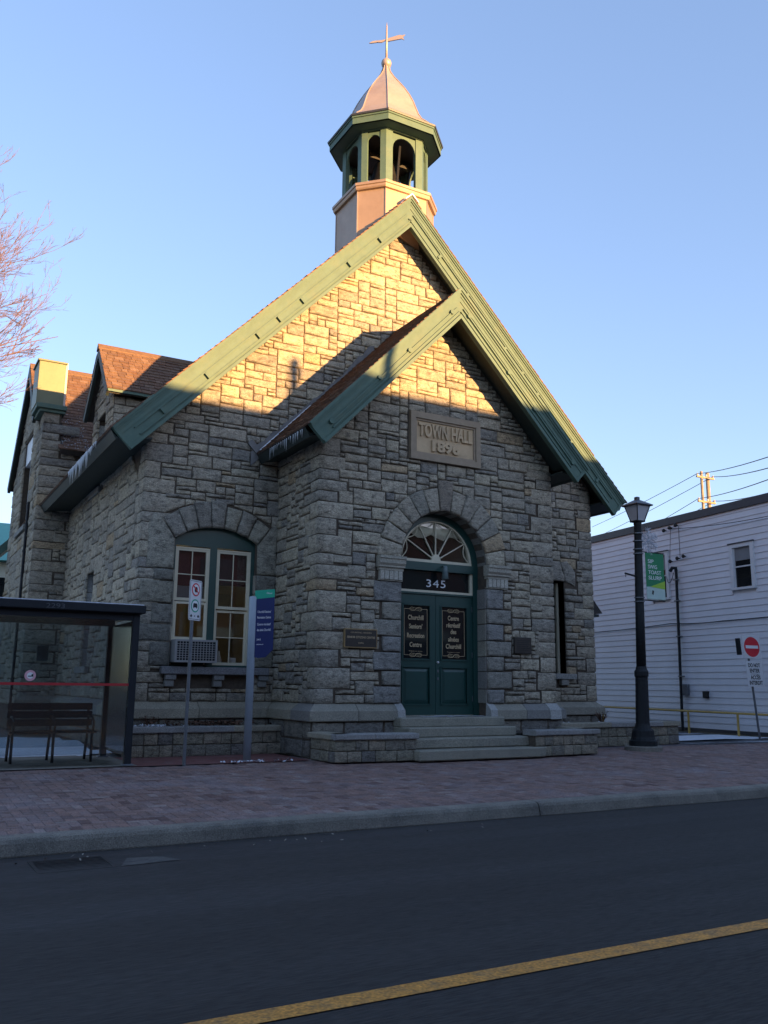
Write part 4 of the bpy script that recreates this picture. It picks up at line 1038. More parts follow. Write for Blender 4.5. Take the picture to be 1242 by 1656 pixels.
# ================================================================== WINDOWS
def sash(D, f, u0, u1, z0, z1, cols=2, rows=2, name='sash', t=.05, mt=.016, d=0, frame=CREAM, glass=True, blind=None):
    m = MB()
    m.fbox(f, u0, u1, z0, z0+t, d-.035, d); m.fbox(f, u0, u1, z1-t*.8, z1, d-.035, d); m.fbox(f, u0, u0+t*.8, z0+t, z1-t*.8, d-.035, d); m.fbox(f, u1-t*.8, u1, z0+t, z1-t*.8, d-.035, d)
    s_ = m.build(name, frame, D)
    a, b, c, e = u0+t*.8, u1-t*.8, z0+t, z1-t*.8
    m = MB()
    for i in range(1, cols): x = a+(b-a)*i/cols; m.fbox(f, x-mt/2, x+mt/2, c, e, d-.028, d-.006)
    for j in range(1, rows): z = c+(e-c)*j/rows; m.fbox(f, a, b, z-mt/2, z+mt/2, d-.0285, d-.0055)
    if m.v: m.build('glazing_bar', frame, s_)
    for i in range(cols):
        for j in range(rows):
            MB().fbox(f, a+(b-a)*i/cols, a+(b-a)*(i+1)/cols, c+(e-c)*j/rows, c+(e-c)*(j+1)/rows, d-.022, d-.017).build('pane', GLASS, s_)
    return s_
fw = Fr((0, dp+.12, 0), (1, 0, 0), (0, -1, 0))
WN = bpy.data.objects.new('front_window', None); link(WN, HALL); WL[WN.name] = WL[HALL.name]
n = 12; m = MB()
pts = [(wx0+.0+(wx1-wx0)*i/n, wtop(wx0+(wx1-wx0)*i/n)) for i in range(n+1)]
for i in range(n): m.prism(fw, [(pts[i][0], 3.60), (pts[i+1][0], 3.60), (pts[i+1][0], pts[i+1][1]+.09), (pts[i][0], pts[i][1]+.09)], -.08, .02)
wm = -1.20
m.fbox(fw, wx0, wx0+.05, wz0, 3.60, -.08, .02); m.fbox(fw, wx1-.07, wx1, wz0, 3.60, -.08, .02); m.fbox(fw, wm-.065, wm+.065, wz0, 3.60, -.08, .025); m.fbox(fw, wx0+.05, wm-.065, wz0, 1.56, -.08, .0)
m.fbox(fw, wm+.065, wx1-.07, wz0, 1.5, -.08, .0)
m.build('window_frame', DGREEN, WN)
m = MB(); 
for a, b in ((wx0+.05, wm-.065), (wm+.065, wx1-.07)):
    m.fbox(fw, a, a+.025, 1.50, 3.58, -.06, .012); m.fbox(fw, b-.025, b, 1.50, 3.58, -.06, .012); m.fbox(fw, a+.025, b-.025, 3.555, 3.58, -.06, .012)
m.build('storm_frame', CREAM, WN)
sash(WN, fw, wx0+.075, wm-.09, 2.62, 3.555, 2, 2)
sash(WN, fw, wx0+.075, wm-.09, 1.93, 2.60, 1, 1, d=.02)
sash(WN, fw, wm+.09, wx1-.095, 2.50, 3.555, 2, 2)
sash(WN, fw, wm+.09, wx1-.095, 1.50, 2.48, 2, 2, d=-.03)
sl = MB().bbox((wx0-.15, dp-.16, 1.33), (wx1+.27, dp+.12, 1.46), .01, (.20, .20, .205)).build('window_sill', SMOOTHSTONE, WN)
for x in (wx0-.07, (wx0+wx1)/2+.02, wx1+.09):
    MB().bbox((x, dp-.13, 1.235), (x+.19, dp, 1.328), .01, (.22, .22, .21)).build('corbel', SMOOTHSTONE, sl)
    MB().bbox((x-.0, dp-.10, 1.12), (x+.16, dp, 1.232), .01, (.24, .24, .22)).build('corbel', SMOOTHSTONE, sl)
m = MB(); m.fbox(fw, wx0+.1, wm-.1, 2.9, 3.56, -.16, -.14); m.fbox(fw, wm+.1, wx1-.1, 2.95, 3.56, -.16, -.14); m.build('blind', BLIND, WN)
MB().fbox(fw, wx0+.1, wm-.1, 2.58, 2.895, -.17, -.15).build('blind', GREYBLIND, WN)
# room behind the window
m = MB()
rx0, rx1, ry0, ry1, rz0, rz1 = XL+.36, 1.2, dp+.36, 7.5, .7, 4.1
m.box((rx0, ry1, rz0), (rx1, ry1+.05, rz1)); m.box((rx1, ry0, rz0), (rx1+.05, ry1, rz1)); m.box((rx0-.02, ry0, rz0), (rx0, ry1, rz1)); m.build('room_wall', PLASTER, HALL)
MB().box((rx0, ry0, rz1), (rx1, ry1, rz1+.05)).build('room_ceiling', PLASTER, HALL)
MB().box((rx0, ry0, rz0-.05), (rx1, ry1, rz0)).build('room_floor', DARKROOM, HALL)
MB().box((.6, 6.9, rz0), (.9, 7.1, 3.3), (1, 1, 1)).build('room_pillar', GREYBLIND, HALL)
for k, (x, y, lab) in enumerate(((-1.5, 3.4, 'lit ceiling lamp seen through the left sash of the front window'), (-.25, 4.2, 'lit ceiling lamp seen through the right sash of the front window'))):
    t = thing('ceiling_lamp', lab, 'lamp', (x, y, 3.6), 'lit lamps inside the hall')
    MB().bbox((x-.30, y-.12, 3.50), (x+.30, y+.12, 3.62), .03).build('lamp_diffuser', LAMPON, t)
    MB().tube([(x-.2, y, 3.62), (x-.2, y, 4.1)], .01, 5).build('hanger', GALV, t)
    MB().tube([(x+.2, y, 3.62), (x+.2, y, 4.1)], .01, 5).build('hanger', GALV, t)
t = thing('bottle', 'small white bottle standing inside on the sill of the front window', 'bottle', (-.95, dp+.3, 1.5))
MB().lathe([(.05, 1.5), (.055, 1.60), (.03, 1.68), (.015, 1.76)], (-.95, dp+.3), 10).build('bottle_body', WHITE, t)
t = thing('box', 'small white box standing inside on the sill beside the bottle', 'box', (-.7, dp+.3, 1.5))
bx('box_body', WHITE, t, (-.76, dp+.24, 1.5), (-.64, dp+.36, 1.64))
# AC unit
A = thing('air_conditioner', 'grey window air conditioner with mesh grille below the left sash', 'air conditioner', (-1.6, dp-.1, 1.5))
ax0, ax1, az0, az1, ay = -1.92, -1.17, 1.53, 1.92, dp-.26
MB().bbox((ax0, ay+.03, az0), (ax1, dp+.14, az1), .01).build('case', ACGREY, A)
m = MB(); fa = Fr((0, ay, 0), (1, 0, 0), (0, -1, 0))
for q in ((ax0, ax1, az1-.035, az1), (ax0, ax1, az0, az0+.035), (ax0, ax0+.035, az0+.035, az1-.035), (ax1-.035, ax1, az0+.035, az1-.035)): m.fbox(fa, *q, -.03, .012)
m.build('grille_frame', ACGREY, A)
MB().fbox(fa, ax0+.03, ax1-.03, az0+.03, az1-.03, -.02, -.015).build('coil', BLACKMETAL, A)
nc = 13
for i in range(1, nc): MB().fbox(fa, ax0+.035+(ax1-ax0-.07)*i/nc-.005, ax0+.035+(ax1-ax0-.07)*i/nc+.005, az0+.035, az1-.035, -.012, 0).build('grille_bar', ACGREY, A)
for j in range(1, 8): MB().fbox(fa, ax0+.035, ax1-.035, az0+.035+(az1-az0-.07)*j/8-.005, az0+.035+(az1-az0-.07)*j/8+.005, -.010, .003).build('grille_bar', ACGREY, A)
# east slit window
E_ = bpy.data.objects.new('slit_window', None); link(E_, HALL); WL[E_.name] = WL[HALL.name]
m = MB(); f2 = Fr((0, dp+.2, 0), (1, 0, 0), (0, -1, 0)); m.fbox(f2, 6.62, 6.95, 1.46, 3.55, -.06, -.03); m.build('pane', DGLASS, E_)
m = MB(); m.fbox(f2, 6.62, 6.68, 1.46, 2.45, -.03, .03); m.fbox(f2, 6.89, 6.95, 1.46, 3.5, -.03, .02); m.build('window_frame', CREAM, E_)
MB().bbox((6.55, dp-.14, 1.35), (7.16, dp+.2, 1.47), .01, (.26, .26, .24)).build('window_sill', SMOOTHSTONE, E_)
MB().bbox((6.74, dp-.11, 1.22), (6.95, dp, 1.348), .01, (.25, .24, .21)).build('corbel', SMOOTHSTONE, E_)
for poly in ([(6.55, 3.52), (6.97, 3.52), (6.97, 3.6), (6.86, 3.96), (6.62, 3.98), (6.50, 3.7)], [(6.97, 3.52), (7.28, 3.42), (7.30, 3.75), (7.05, 4.0), (6.86, 3.96), (6.97, 3.6)]):
    m = MB(); rockface(m, fM, poly, .03, .02, (.31, .285, .235), joint=.008); m.build('voussoir', STONE, HALL, smooth=True)
MB().box((6.95, dp, 1.47), (6.965, dp+.2, 3.55), (.2, .19, .17)).build('reveal_stone', SMOOTHSTONE, HALL)
# west windows
for z0, z1 in ((1.5, 3.5), (5.3, 7.0)):
    Q = bpy.data.objects.new('west_window', None); link(Q, HALL); WL[Q.name] = WL[HALL.name]
    f3 = Fr((XL+.18, 0, 0), (0, 1, 0), (-1, 0, 0))
    sash(Q, f3, sw[0]+.06, sw[1], z0, z1, 1, 2, frame=DGREEN)
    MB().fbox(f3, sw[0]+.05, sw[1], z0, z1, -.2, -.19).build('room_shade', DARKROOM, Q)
    MB().bbox((XL-.09, sw[0]-.12, z0-.14), (XL+.2, sw[1]+.12, z0), .01, (.23, .23, .21)).build('window_sill', SMOOTHSTONE, Q)
    for k in range(int((z1-z0)/.4)):
        for yy_ in (sw[1]-.001,):
            MB().box((XL-.03, yy_, z0+.4*k+.008), (XL+.18, yy_+.012, z0+.4*k+.392), pcol([((.3, .3, .28), 1), ((.25, .25, .24), 1)])).build('reveal_stone', SMOOTHSTONE, Q)
# transept gable window
Q = bpy.data.objects.new('gable_window', None); link(Q, HALL); WL[Q.name] = WL[HALL.name]
f4 = Fr((TX+.16, 0, 0), (0, 1, 0), (-1, 0, 0))
sash(Q, f4, tw[0]+.05, 11.7, 5.25, 7.1, 2, 3, frame=WHITE); sash(Q, f4, 11.8, tw[1]-.05, 5.25, 7.1, 2, 3, frame=WHITE)
MB().fbox(f4, tw[0], tw[1], 7.1, 7.75, -.05, .12).build('window_head', WHITE, Q)
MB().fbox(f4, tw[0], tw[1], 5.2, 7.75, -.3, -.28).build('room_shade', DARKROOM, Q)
MB().bbox((TX-.08, tw[0]-.1, 5.08), (TX+.16, tw[1]+.1, 5.22), .01, (.24, .24, .22)).build('window_sill', SMOOTHSTONE, Q)
# drain pipe + cable on the transept corner
t = thing('downpipe', 'thin dark downpipe on the west gable wall left of the chimney', 'downpipe', (TX-.06, 10.3, 0))
MB().tube([(TX-.06, 10.3, .0), (TX-.06, 10.3, 5.7)], .035, 8).build('pipe', BLACKMETAL, t)
for z in (1.2, 2.8, 4.4): MB().tube([(TX-.06, 10.3, z), (TX-.06, 10.3, z+.06)], .05, 8).build('bracket', BLACKMETAL, t)
# icicles
t = thing('icicles', 'row of pale icicles hanging from the main eave west of the gable', 'icicles', (-3.3, 3.5, 5.2))
rs = random.Random(3)
for i in range(26):
    y = 2.3+i*.105+rs.uniform(-.03, .03); ln = rs.uniform(.10, .36)*(1 if 4 < i < 24 else .5); x = -3.34; z = MA-.03-SL*mh-.02
    MB().tube([(x, y, z), (x+rs.uniform(-.01, .01), y, z-ln*.5), (x, y, z-ln)], [rs.uniform(.012, .022), .009, .002], 6).build('icicle', ICE, t, smooth=True)
t = thing('icicles', 'short icicles hanging from the porch eave beside the green barge board end', 'icicles', (-.5, .5, 5.2))
for i in range(18):
    y = -.35+i*.085+rs.uniform(-.03, .03); ln = rs.uniform(.04, .26); x = PC-ph-.0; z = PA-.03-SL*ph-.02
    MB().tube([(x, y, z), (x, y, z-ln)], [rs.uniform(.008, .015), .002], 5).build('icicle', ICE, t, smooth=True)
# plaques
t = thing('wall_plaque', 'dark bronze plaque with gilt rim and lettering, left of the door', 'plaque', (.82, -.05, 1.8))
MB().fbox(fP, .50, 1.13, 1.80, 2.12, .02, .075).build('rim', pmat('brass_rim', (.35, .24, .11), .5, metal=.4), t)
pl = MB().fbox(fP, .515, 1.115, 1.815, 2.105, .07, .08).build('plate', BRONZE, t)
text('CHURCHILL SENIORS', GOLD, pl, fP, .815, 2.045, .022, .40, .08, .002); text('SENIOR CITIZENS CENTRE', GOLD, pl, fP, .815, 1.96, .036, .54, .08, .002, bold=.01); text('1896', GOLD, pl, fP, .815, 1.87, .022, .10, .08, .002)
t = thing('wall_plaque', 'small square blackened plaque right of the door', 'plaque', (4.3, -.05, 1.8))
pl = MB().bbox((4.10, -.075, 1.79), (4.50, -.02, 2.10), .008).build('plate', BRONZE, t)
m = MB()
for k in range(6): m.fbox(fP, 4.15, 4.45-.03*(k % 2), 2.03-k*.035, 2.037-k*.035, .076, .078)
m.build('lettering', BLACKMETAL, pl)
# ================================================================== STEPS AND PLANTERS
ST = thing('front_steps', 'four worn concrete steps with frost climbing to the green double doors', 'steps', (2.56, -.6, 0))
for k, (x0, x1, y0, z1) in enumerate(((1.30, 3.86, -1.20, .165), (1.38, 3.80, -.92, .33), (1.45, 3.66, -.64, .49), (1.45, 3.62, -.36, .645))):
    m = MB(); m.bbox((x0, y0, 0 if k == 0 else z1-.16), (x1, .30, z1), .018); m.build('step', STEPC, ST)
m = MB(); rs = random.Random(6)
for k in range(40):
    a = rs.uniform(0, 6.28); x = 2.7+rs.gauss(0, .35); y = rs.uniform(-.33, .05); r_ = rs.uniform(.03, .10)
    m.add([(x+r_*1.8*math.cos(q), y+r_*.5*math.sin(q), .6475+.0004*k) for q in [i*1.047 for i in range(6)]], [tuple(range(6))])
m.build('frost', SNOW, ST, kind='stuff')
BPAL = [((.25, .235, .18), 4), ((.21, .2, .165), 3), ((.29, .26, .20), 3), ((.185, .18, .165), 2)]
def planter(label, path, h0, cap, seed, soil=None, courses=2, name='planter'):
    """path: plan polyline of the outer face, walls of split blocks under cap slabs"""
    rnd = random.Random(seed); t = thing(name, label, 'planter', (path[0][0], path[0][1], 0))
    for a, b in zip(path, path[1:]):
        A_, B_ = V((*a, 0)), V((*b, 0)); L_ = (B_-A_).length; U_ = (B_-A_).normalized(); N_ = V((U_.y, -U_.x, 0)); fr_ = Fr(A_, U_, N_)
        MB().fbox(fr_, -.0, L_, 0, h0, -.26, -.02).build('planter_core', MORTAR, t)
        ch_ = h0/courses
        for r_ in range(courses):
            x = 0
            while x < L_-.01:
                wd = rnd.uniform(.2, .38); wd = L_-x if L_-x-wd < .12 else wd
                m = MB(); rockface(m, fr_, [(x, r_*ch_), (x+wd, r_*ch_), (x+wd, (r_+1)*ch_), (x, (r_+1)*ch_)], .0, .012, pcol(BPAL, rnd), joint=.006, rnd=rnd, jit=.002); m.build('block', STONE, t, smooth=True); x += wd
        x = -.03 if a == path[0] else 0
        while x < L_:
            wd = min(rnd.uniform(.55, .95), L_+.03-x)
            m = MB(); vs = [fr_.p(u, z, d) for u in (x+.003, x+wd-.003) for z, d in ((h0, -.30), (h0, .035), (h0+.015, .045), (h0+cap-.015, .045), (h0+cap, .03), (h0+cap, -.30))]
            m.add(vs, [(j, (j+1) % 6, 6+(j+1) % 6, 6+j) for j in range(6)]+[tuple(range(5, -1, -1)), tuple(range(6, 12))], pcol([((.28, .26, .20), 3), ((.25, .25, .24), 2)], rnd)); m.build('cap_slab', SMOOTHSTONE, t); x += wd
    if soil: MB().add([(x, y, h0+cap*.3) for x, y in soil], [tuple(range(len(soil)))]).build('soil', SOIL, t)
    return t
planter('low block planter with grey cap left of the steps', [(-.12, -.16), (-.06, -.92), (1.34, -1.03)], .34, .09, 61, [(-.0, -.2), (.1, -.85), (1.34, -.95), (1.34, -.15)])
planter('low block planter right of the steps in front of the porch corner', [(3.72, -1.10), (5.22, -1.0), (5.30, -.16)], .35, .09, 62, [(3.8, -1.0), (5.2, -.9), (5.2, -.15), (3.8, -.15)])
planter('long block planter behind the lamp post, east of the porch', [(5.3, .35), (8.95, .50), (9.05, 1.5)], .38, .10, 63, [(5.3, .4), (8.9, .6), (8.9, 1.6), (5.3, 1.7)])
planter('curved block planter with dry leaves under the front window', [(-2.75, 1.12), (-2.0, 1.10), (-1.0, 1.10), (.0, 1.14)], .38, .10, 64, [(-2.75, 1.2), (-.1, 1.2), (-.1, 1.75), (-2.75, 1.75)])
def drift(name, label, cat, cx, cy, sx, sy, z, n, mat, seed, s0=.02, hz=.05):
    rs = random.Random(seed); m = MB()
    for _ in range(n):
        x, y = cx+rs.gauss(0, sx), cy+rs.gauss(0, sy); a = rs.uniform(0, 6.28); b = rs.uniform(-.9, .9); s_ = s0*rs.uniform(.5, 1.4); c = V((x, y, z+rs.uniform(0, hz)))
        u_ = V((math.cos(a), math.sin(a), b))*s_; v_ = V((-math.sin(a), math.cos(a), rs.uniform(-.7, .7)))*s_*.6
        m.add([c-u_, c+v_*.8, c+u_, c-v_], [(0, 1, 2, 3)])
    o = m.build(name, mat, None); o['kind'] = 'stuff'; o['label'] = label; o['category'] = cat; return o
drift('dry_leaves', 'brown dry leaves lying in the planter under the window', 'leaves', -1.2, 1.45, .35, .1, .47, 500, LEAFB, 1, .03, .08)
drift('litter_of_snow', 'crumbs of old snow on the planter left end', 'snow', -2.35, 1.2, .22, .05, .49, 90, SNOW, 2, .025, .02)
drift('snow_crumbs', 'crumbs of snow on the pavement beside the blue sign post', 'snow', -1.15, -.25, .3, .06, .01, 60, SNOW, 3, .03, .01)
drift('gutter_litter', 'pale leaf and ice crumbs along the gutter', 'litter', -3.5, -5.35, 1.9, .15, -.262, 40, pmat('pale_crumbs', (.32, .29, .24), .9, var=.3), 4, .016, .01)
def shrub(label, x, y, z, n, h, seed):
    rs = random.Random(seed); t = thing('dry_plant', label, 'plant', (x, y, z), 'dry plants in the planters'); m = MB()
    for _ in range(n):
        a = rs.uniform(0, 6.28); e = rs.uniform(.3, .9); p0 = V((x, y, z)); d = V((math.cos(a)*e, math.sin(a)*e*.6, 1)).normalized()*h*rs.uniform(.5, 1)
        m.tube([p0, p0+d*.6, p0+d+V((0, 0, -.15*h*e))], [.005, .004, .002], 4)
        for k in range(5):
            c = p0+d*rs.uniform(.4, 1); q = V((rs.uniform(-1, 1), rs.uniform(-1, 1), rs.uniform(-1, 1)))*.025; m.add([c, c+q, c+q.cross(V((0, 0, 1)))+q*.5], [(0, 1, 2)])
    m.build('stems', LEAFB, t)
shrub('leggy dark dry plant in the planter east of the porch corner', 7.2, 1.0, .42, 40, .35, 1)
shrub('withered rust coloured plant nearest the bus shelter in the window planter', -2.3, 1.5, .42, 34, .28, 2)
shrub('low withered plant beside the rust one in the window planter', -2.0, 1.45, .42, 20, .22, 3)
for x, y, lb in ((5.9, .7, 'leftmost white lump of snow on soil of the east planter'), (6.05, .72, 'second white snow lump from the left in the east planter'), (6.9, .75, 'third white snow lump from the left, near the lamp post'), (7.1, .73, 'rightmost white snow lump in the planter behind the lamp post')):
    t = thing('snow_lump', lb, 'snow', (x, y, .42), 'snow lumps in the east planter')
    MB().lathe([(.025, .42), (.035, .45), (.02, .48), (.005, .49)], (x, y), 7).build('lump', SNOW, t, smooth=True)

# ================================================================== BUS SHELTER
BS = thing('bus_shelter', 'black framed glass bus shelter with a red stripe along its glass', 'bus shelter', (-3, -.2, 0))
sx0, sx1, sy0, sy1 = -8.6, -2.95, -.20, 1.45
MB().bbox((sx0-.05, sy0-.12, 2.18), (sx1+.03, sy1+.1, 2.30), .012).build('shelter_roof', BLACKMETAL, BS)
MB().box((sx0, sy0-.1, 2.302), (sx1, sy1+.05, 2.315)).build('roof_snow', SNOW, BS)
MB().box((sx0, sy0-.02, 2.08), (sx1-.12, sy0+.06, 2.178)).build('header_beam', BLACKMETAL, BS)
MB().box((sx0, sy1-.06, 2.08), (sx1-.12, sy1+.02, 2.178)).build('header_beam', BLACKMETAL, BS)
for x, y in ((sx1-.13, sy0-.03), (sx1-.13, sy1-.06), (-5.8, sy0-.03), (-5.8, sy1-.06), (sx0, sy0-.03), (sx0, sy1-.06)):
    p_ = MB().bbox((x, y, .0), (x+.10, y+.09, 2.18), .006).build('post', BLACKMETAL, BS)
    MB().bbox((x-.03, y-.03, .0), (x+.13, y+.12, .03), .004).build('base_plate', GALV if x > -3.3 else BLACKMETAL, p_)
def gl(a, b, n='glass_panel'): return MB().box(a, b).build(n, SHGLASS, BS)
gl((-5.7, sy0+.005, .18), (sx1-.13, sy0+.015, 2.08)); gl((-5.7, sy1-.02, .18), (sx1-.13, sy1-.01, 2.08)); gl((sx0, sy1-.02, .18), (-5.81, sy1-.01, 2.08))
gl((sx1-.09, sy0+.06, .18), (sx1-.08, sy1-.06, 2.08)); 
MB().box((-5.7, sy0-.001, 1.13), (sx1-.13, sy0+.004, 1.165)).build('red_stripe', REDTAPE, BS)
fb = Fr((0, sy0, 0), (1, 0, 0), (0, -1, 0))
dcl = MB(); dcl.prism(fb, [(-4.44+.075*math.cos(i*math.pi/12), 1.26+.075*math.sin(i*math.pi/12)) for i in range(24)], .002, .006); dc = dcl.build('no_smoking_decal', PINK, BS)
m = MB(); m.prism(fb, [(-4.44+.045*math.cos(i*math.pi/8), 1.26+.045*math.sin(i*math.pi/8)) for i in range(16)], .006, .008); m.build('decal_centre', WHITEINK, dc)
m = MB(); m.fbox(fb, -4.47, -4.42, 1.245, 1.258, .008, .010); m.prism(fb, [(-4.425, 1.25), (-4.40, 1.24), (-4.40, 1.285), (-4.425, 1.275)], .008, .010); m.build('decal_print', BLACKINK, dc)
MB().fbox(Fr((0, sy1-.03, 0), (1, 0, 0), (0, -1, 0)), -4.15, -3.98, 1.50, 1.74, 0, .004).build('timetable', PAPER, BS)
text('2293', pmat('dark_number_print', (.055, .06, .07), .5), BS, Fr((0, sy0-.12, 0), (1, 0, 0), (0, -1, 0)), -4.2, 2.20, .07, .25, .0, .002, name='stop_number')
# bench inside
BN = thing('bench', 'dark slatted bench standing inside the bus shelter', 'bench', (-3.9, .95, 0))
for z0, z1, y in ((.76, .86, 1.02), (.64, .74, 1.0), (.52, .62, .98)): MB().bbox((-4.55, y, z0), (-3.32, y+.035, z1), .005).build('back_slat', BLACKMETAL, BN)
for k in range(4): MB().bbox((-4.55, .58+k*.10, .43), (-3.32, .665+k*.10, .465), .005).build('seat_slat', BLACKMETAL, BN)
for x in (-4.50, -3.93, -3.38):
    MB().tube([(x, .60, .01), (x, .64, .42), (x, .98, .42), (x, 1.04, .86)], .022, 6).build('bench_frame', IRON, BN)
    MB().tube([(x, 1.10, .01), (x, .98, .42)], .022, 6).build('leg', IRON, BN)
    MB().tube([(x, .58, .42), (x, .56, .60), (x, .70, .66), (x, .95, .66)], .018, 6).build('armrest', IRON, BN)
# ================================================================== SIGNS
def roundsign(f, t, u, z, r_, d, ringm, inner):
    for rr_, mm, dd in ((r_, ringm, .0), (r_*.80, WHITEINK, .002)):
        m = MB(); m.prism(f, [(u+rr_*math.cos(i*math.pi/14), z+rr_*math.sin(i*math.pi/14)) for i in range(28)], d+dd, d+dd+.002); m.build('symbol_disc', mm, t)
BSG = thing('traffic_sign', 'narrow white no stopping and bus stop sign on a thin steel post', 'sign', (-2.24, -.35, 0))
fs_ = Fr((-2.21, -.385, 0), V((.81, .59, 0)), V((.59, -.81, 0)))
MB().tube([(-2.24, -.35, -.02), (-2.23, -.35, 2.62)], .026, 6).build('post', GALV, BSG)
pl = MB(); pl.prism(fs_, [(-.15, 2.13), (-.13, 2.11), (.13, 2.11), (.15, 2.13), (.15, 2.70), (.13, 2.72), (-.13, 2.72), (-.15, 2.70)], 0, .005); pl = pl.build('sign_plate', WHITE, BSG)
m = MB()
for q in ((-.14, .14, 2.125, 2.131), (-.14, .14, 2.70, 2.706), (-.14, -.134, 2.13, 2.70), (.134, .14, 2.13, 2.70)): m.fbox(fs_, *q, .005, .007)
m.build('border', BLACKINK, pl)
roundsign(fs_, pl, 0, 2.575, .10, .005, REDINK, None)
m = MB(); m.prism(fs_, [(-.035, 2.56), (-.02, 2.535), (.02, 2.535), (.038, 2.565), (.03, 2.61), (.0, 2.62), (-.03, 2.605)], .009, .011); m.build('symbol_print', BLACKINK, pl)
m = MB(); m.prism(fs_, [(-.072, 2.62), (-.058, 2.634), (.072, 2.53), (.058, 2.516)], .011, .013); m.build('symbol_slash', REDINK, pl)
roundsign(fs_, pl, 0, 2.33, .10, .005, SGREEN, None)
m = MB(); m.fbox(fs_, -.052, .052, 2.305, 2.35, .009, .011); m.fbox(fs_, -.044, .044, 2.35, 2.368, .009, .011); m.fbox(fs_, -.045, -.028, 2.292, 2.305, .009, .011); m.fbox(fs_, .028, .045, 2.292, 2.305, .009, .011); m.build('symbol_print', BLACKINK, pl)
m = MB()
for s_ in (-1, 1): m.prism(fs_, [(s_*.115, 2.175), (s_*.085, 2.20), (s_*.06, 2.175), (s_*.085, 2.15)][::s_], .005, .008)
m.build('arrow_print', BLACKINK, pl)
text('OC', BLACKINK, pl, fs_, 0, 2.165, .022, .03, .005, .002)
BP = thing('information_sign', 'navy blade sign with green top on a pale round post naming the seniors centre', 'sign', (-1.13, .0, 0))
MB().lathe([(.062, 0), (.062, 2.55), (.055, 2.565)], (-1.13, 0), 16).build('post', BLUEGREY, BP, smooth=True)
fb2 = Fr((-1.13, 0, 0), V((.92, -.39, 0)), V((-.39, -.92, 0)))
bu0, bu1 = .03, .345
m = MB(); n = 8; pts = [(bu0, 1.60), (bu0+.08, 1.585), (bu0+.2, 1.60), (bu0+.25, 1.65), (bu1, 1.72), (bu1, 2.56), (bu0, 2.52)]
bl = MB().prism(fb2, pts, -.03, .03).build('sign_blade', SBLUE, BP)
MB().prism(fb2, [(bu0, 2.52), (bu0, 2.53), (bu0, 2.545), (bu1, 2.70), (bu1, 2.56)][::1][:0] or [(bu0, 2.521), (bu1, 2.561), (bu1, 2.69), (bu0, 2.66)], -.031, .032).build('sign_header', SGREEN, BP)
for t_, zz, h_ in (('Churchill Seniors\'', 2.30, .038), ('Recreation Centre', 2.21, .038), ('Centre récréatif', 2.10, .038), ('des aînés Churchill', 2.01, .038), ('345', 1.86, .03), ('ottawa.ca', 1.79, .02)):
    text(t_, WHITEINK, bl, fb2, bu0+.05, zz, h_, None if len(t_) < 10 else (.215 if h_ > .03 else .15), .031, .002, align='LEFT', bold=.01, tilt=.04)
text('Ottawa', WHITEINK, bl, fb2, bu1-.04, 2.61, .03, .09, .032, .002, align='RIGHT')
DN = thing('traffic_sign', 'red no entry sign with DO NOT ENTER plate on a leaning post by the lane', 'sign', (11.78, .60, 0))
u_ = V((.95, -.30, 0)); ln = V((-.14, 0, 0))
def lean(fr_): return fr_
fd = Fr((11.70, .56, 0), V((.88, -.47, 0)), V((-.47, -.88, 0)))
MB().tube([(11.79, .66, -.02), (11.62, .73, 2.42)], .027, 6).build('post', GALV, DN)
class FrL(Fr):
    def p(s, u, z, d=0): return s.O+s.U*(u-.074*(z-0)+.02)+s.N*(d+.02)+V((0, 0, z+.0))
fd = FrL((11.78, .60, 0), V((.993, -.12, 0)), V((-.12, -.993, 0)))
p1 = MB().fbox(fd, -.27, .27, 1.89, 2.43, 0, .006).build('sign_plate', WHITE, DN)
m = MB(); m.prism(fd, [(.235*math.cos(i*math.pi/18), 2.16+.235*math.sin(i*math.pi/18)) for i in range(36)], .006, .008); m.build('symbol_disc', REDINK, p1)
MB().fbox(fd, -.19, .19, 2.125, 2.195, .008, .010).build('symbol_bar', WHITEINK, p1)
p2 = MB().fbox(fd, -.25, .25, 1.24, 1.83, 0, .006).build('sign_plate', WHITE, DN)
for t_, zz, ww in (('DO NOT', 1.69, .36), ('ENTER', 1.565, .30), ('ACCÈS', 1.41, .30), ('INTERDIT', 1.285, .40)): text(t_, BLACKINK, p2, fd, 0, zz, .09, ww, .006, .002, bold=.03)
MB().fbox(fd, -.14, .14, 1.525, 1.535, .006, .008).build('divider', BLACKINK, p2)
MB().fbox(fd, -.325, -.285, 1.97, 2.36, -.16, -.04).build('side_plate', BLACKMETAL, DN)

# ================================================================== LAMP POST
LP = thing('lamp_post', 'black cast iron street lamp post with square lantern carrying banner and snowflake', 'street lamp', (6.86, -.5, 0))
lx, ly = 6.86, -.5
SH = Matrix.Identity(4); SH[0][2] = .028; SH = Matrix.Translation((lx, ly, 0)) @ SH      # slight lean
MB().lathe([(.36, -.02), (.36, .06), (.34, .075)], (0, 0), 24, M=SH).build('footing', CONC, LP)
MB().lathe([(.27, .07), (.27, .17), (.24, .19), (.22, .25), (.21, .36), (.17, .40), (.145, .46), (.135, .50), (.122, 1.38), (.14, 1.42), (.14, 1.50), (.115, 1.54), (.10, 1.60)], (0, 0), 16, M=SH).build('base', IRON, LP, smooth=False)
MB().lathe([(.098, 1.58), (.09, 2.6), (.082, 3.6), (.074, 4.46), (.082, 4.48), (.082, 4.53)], (0, 0), 16, M=SH).build('shaft', IRON, LP, smooth=True)
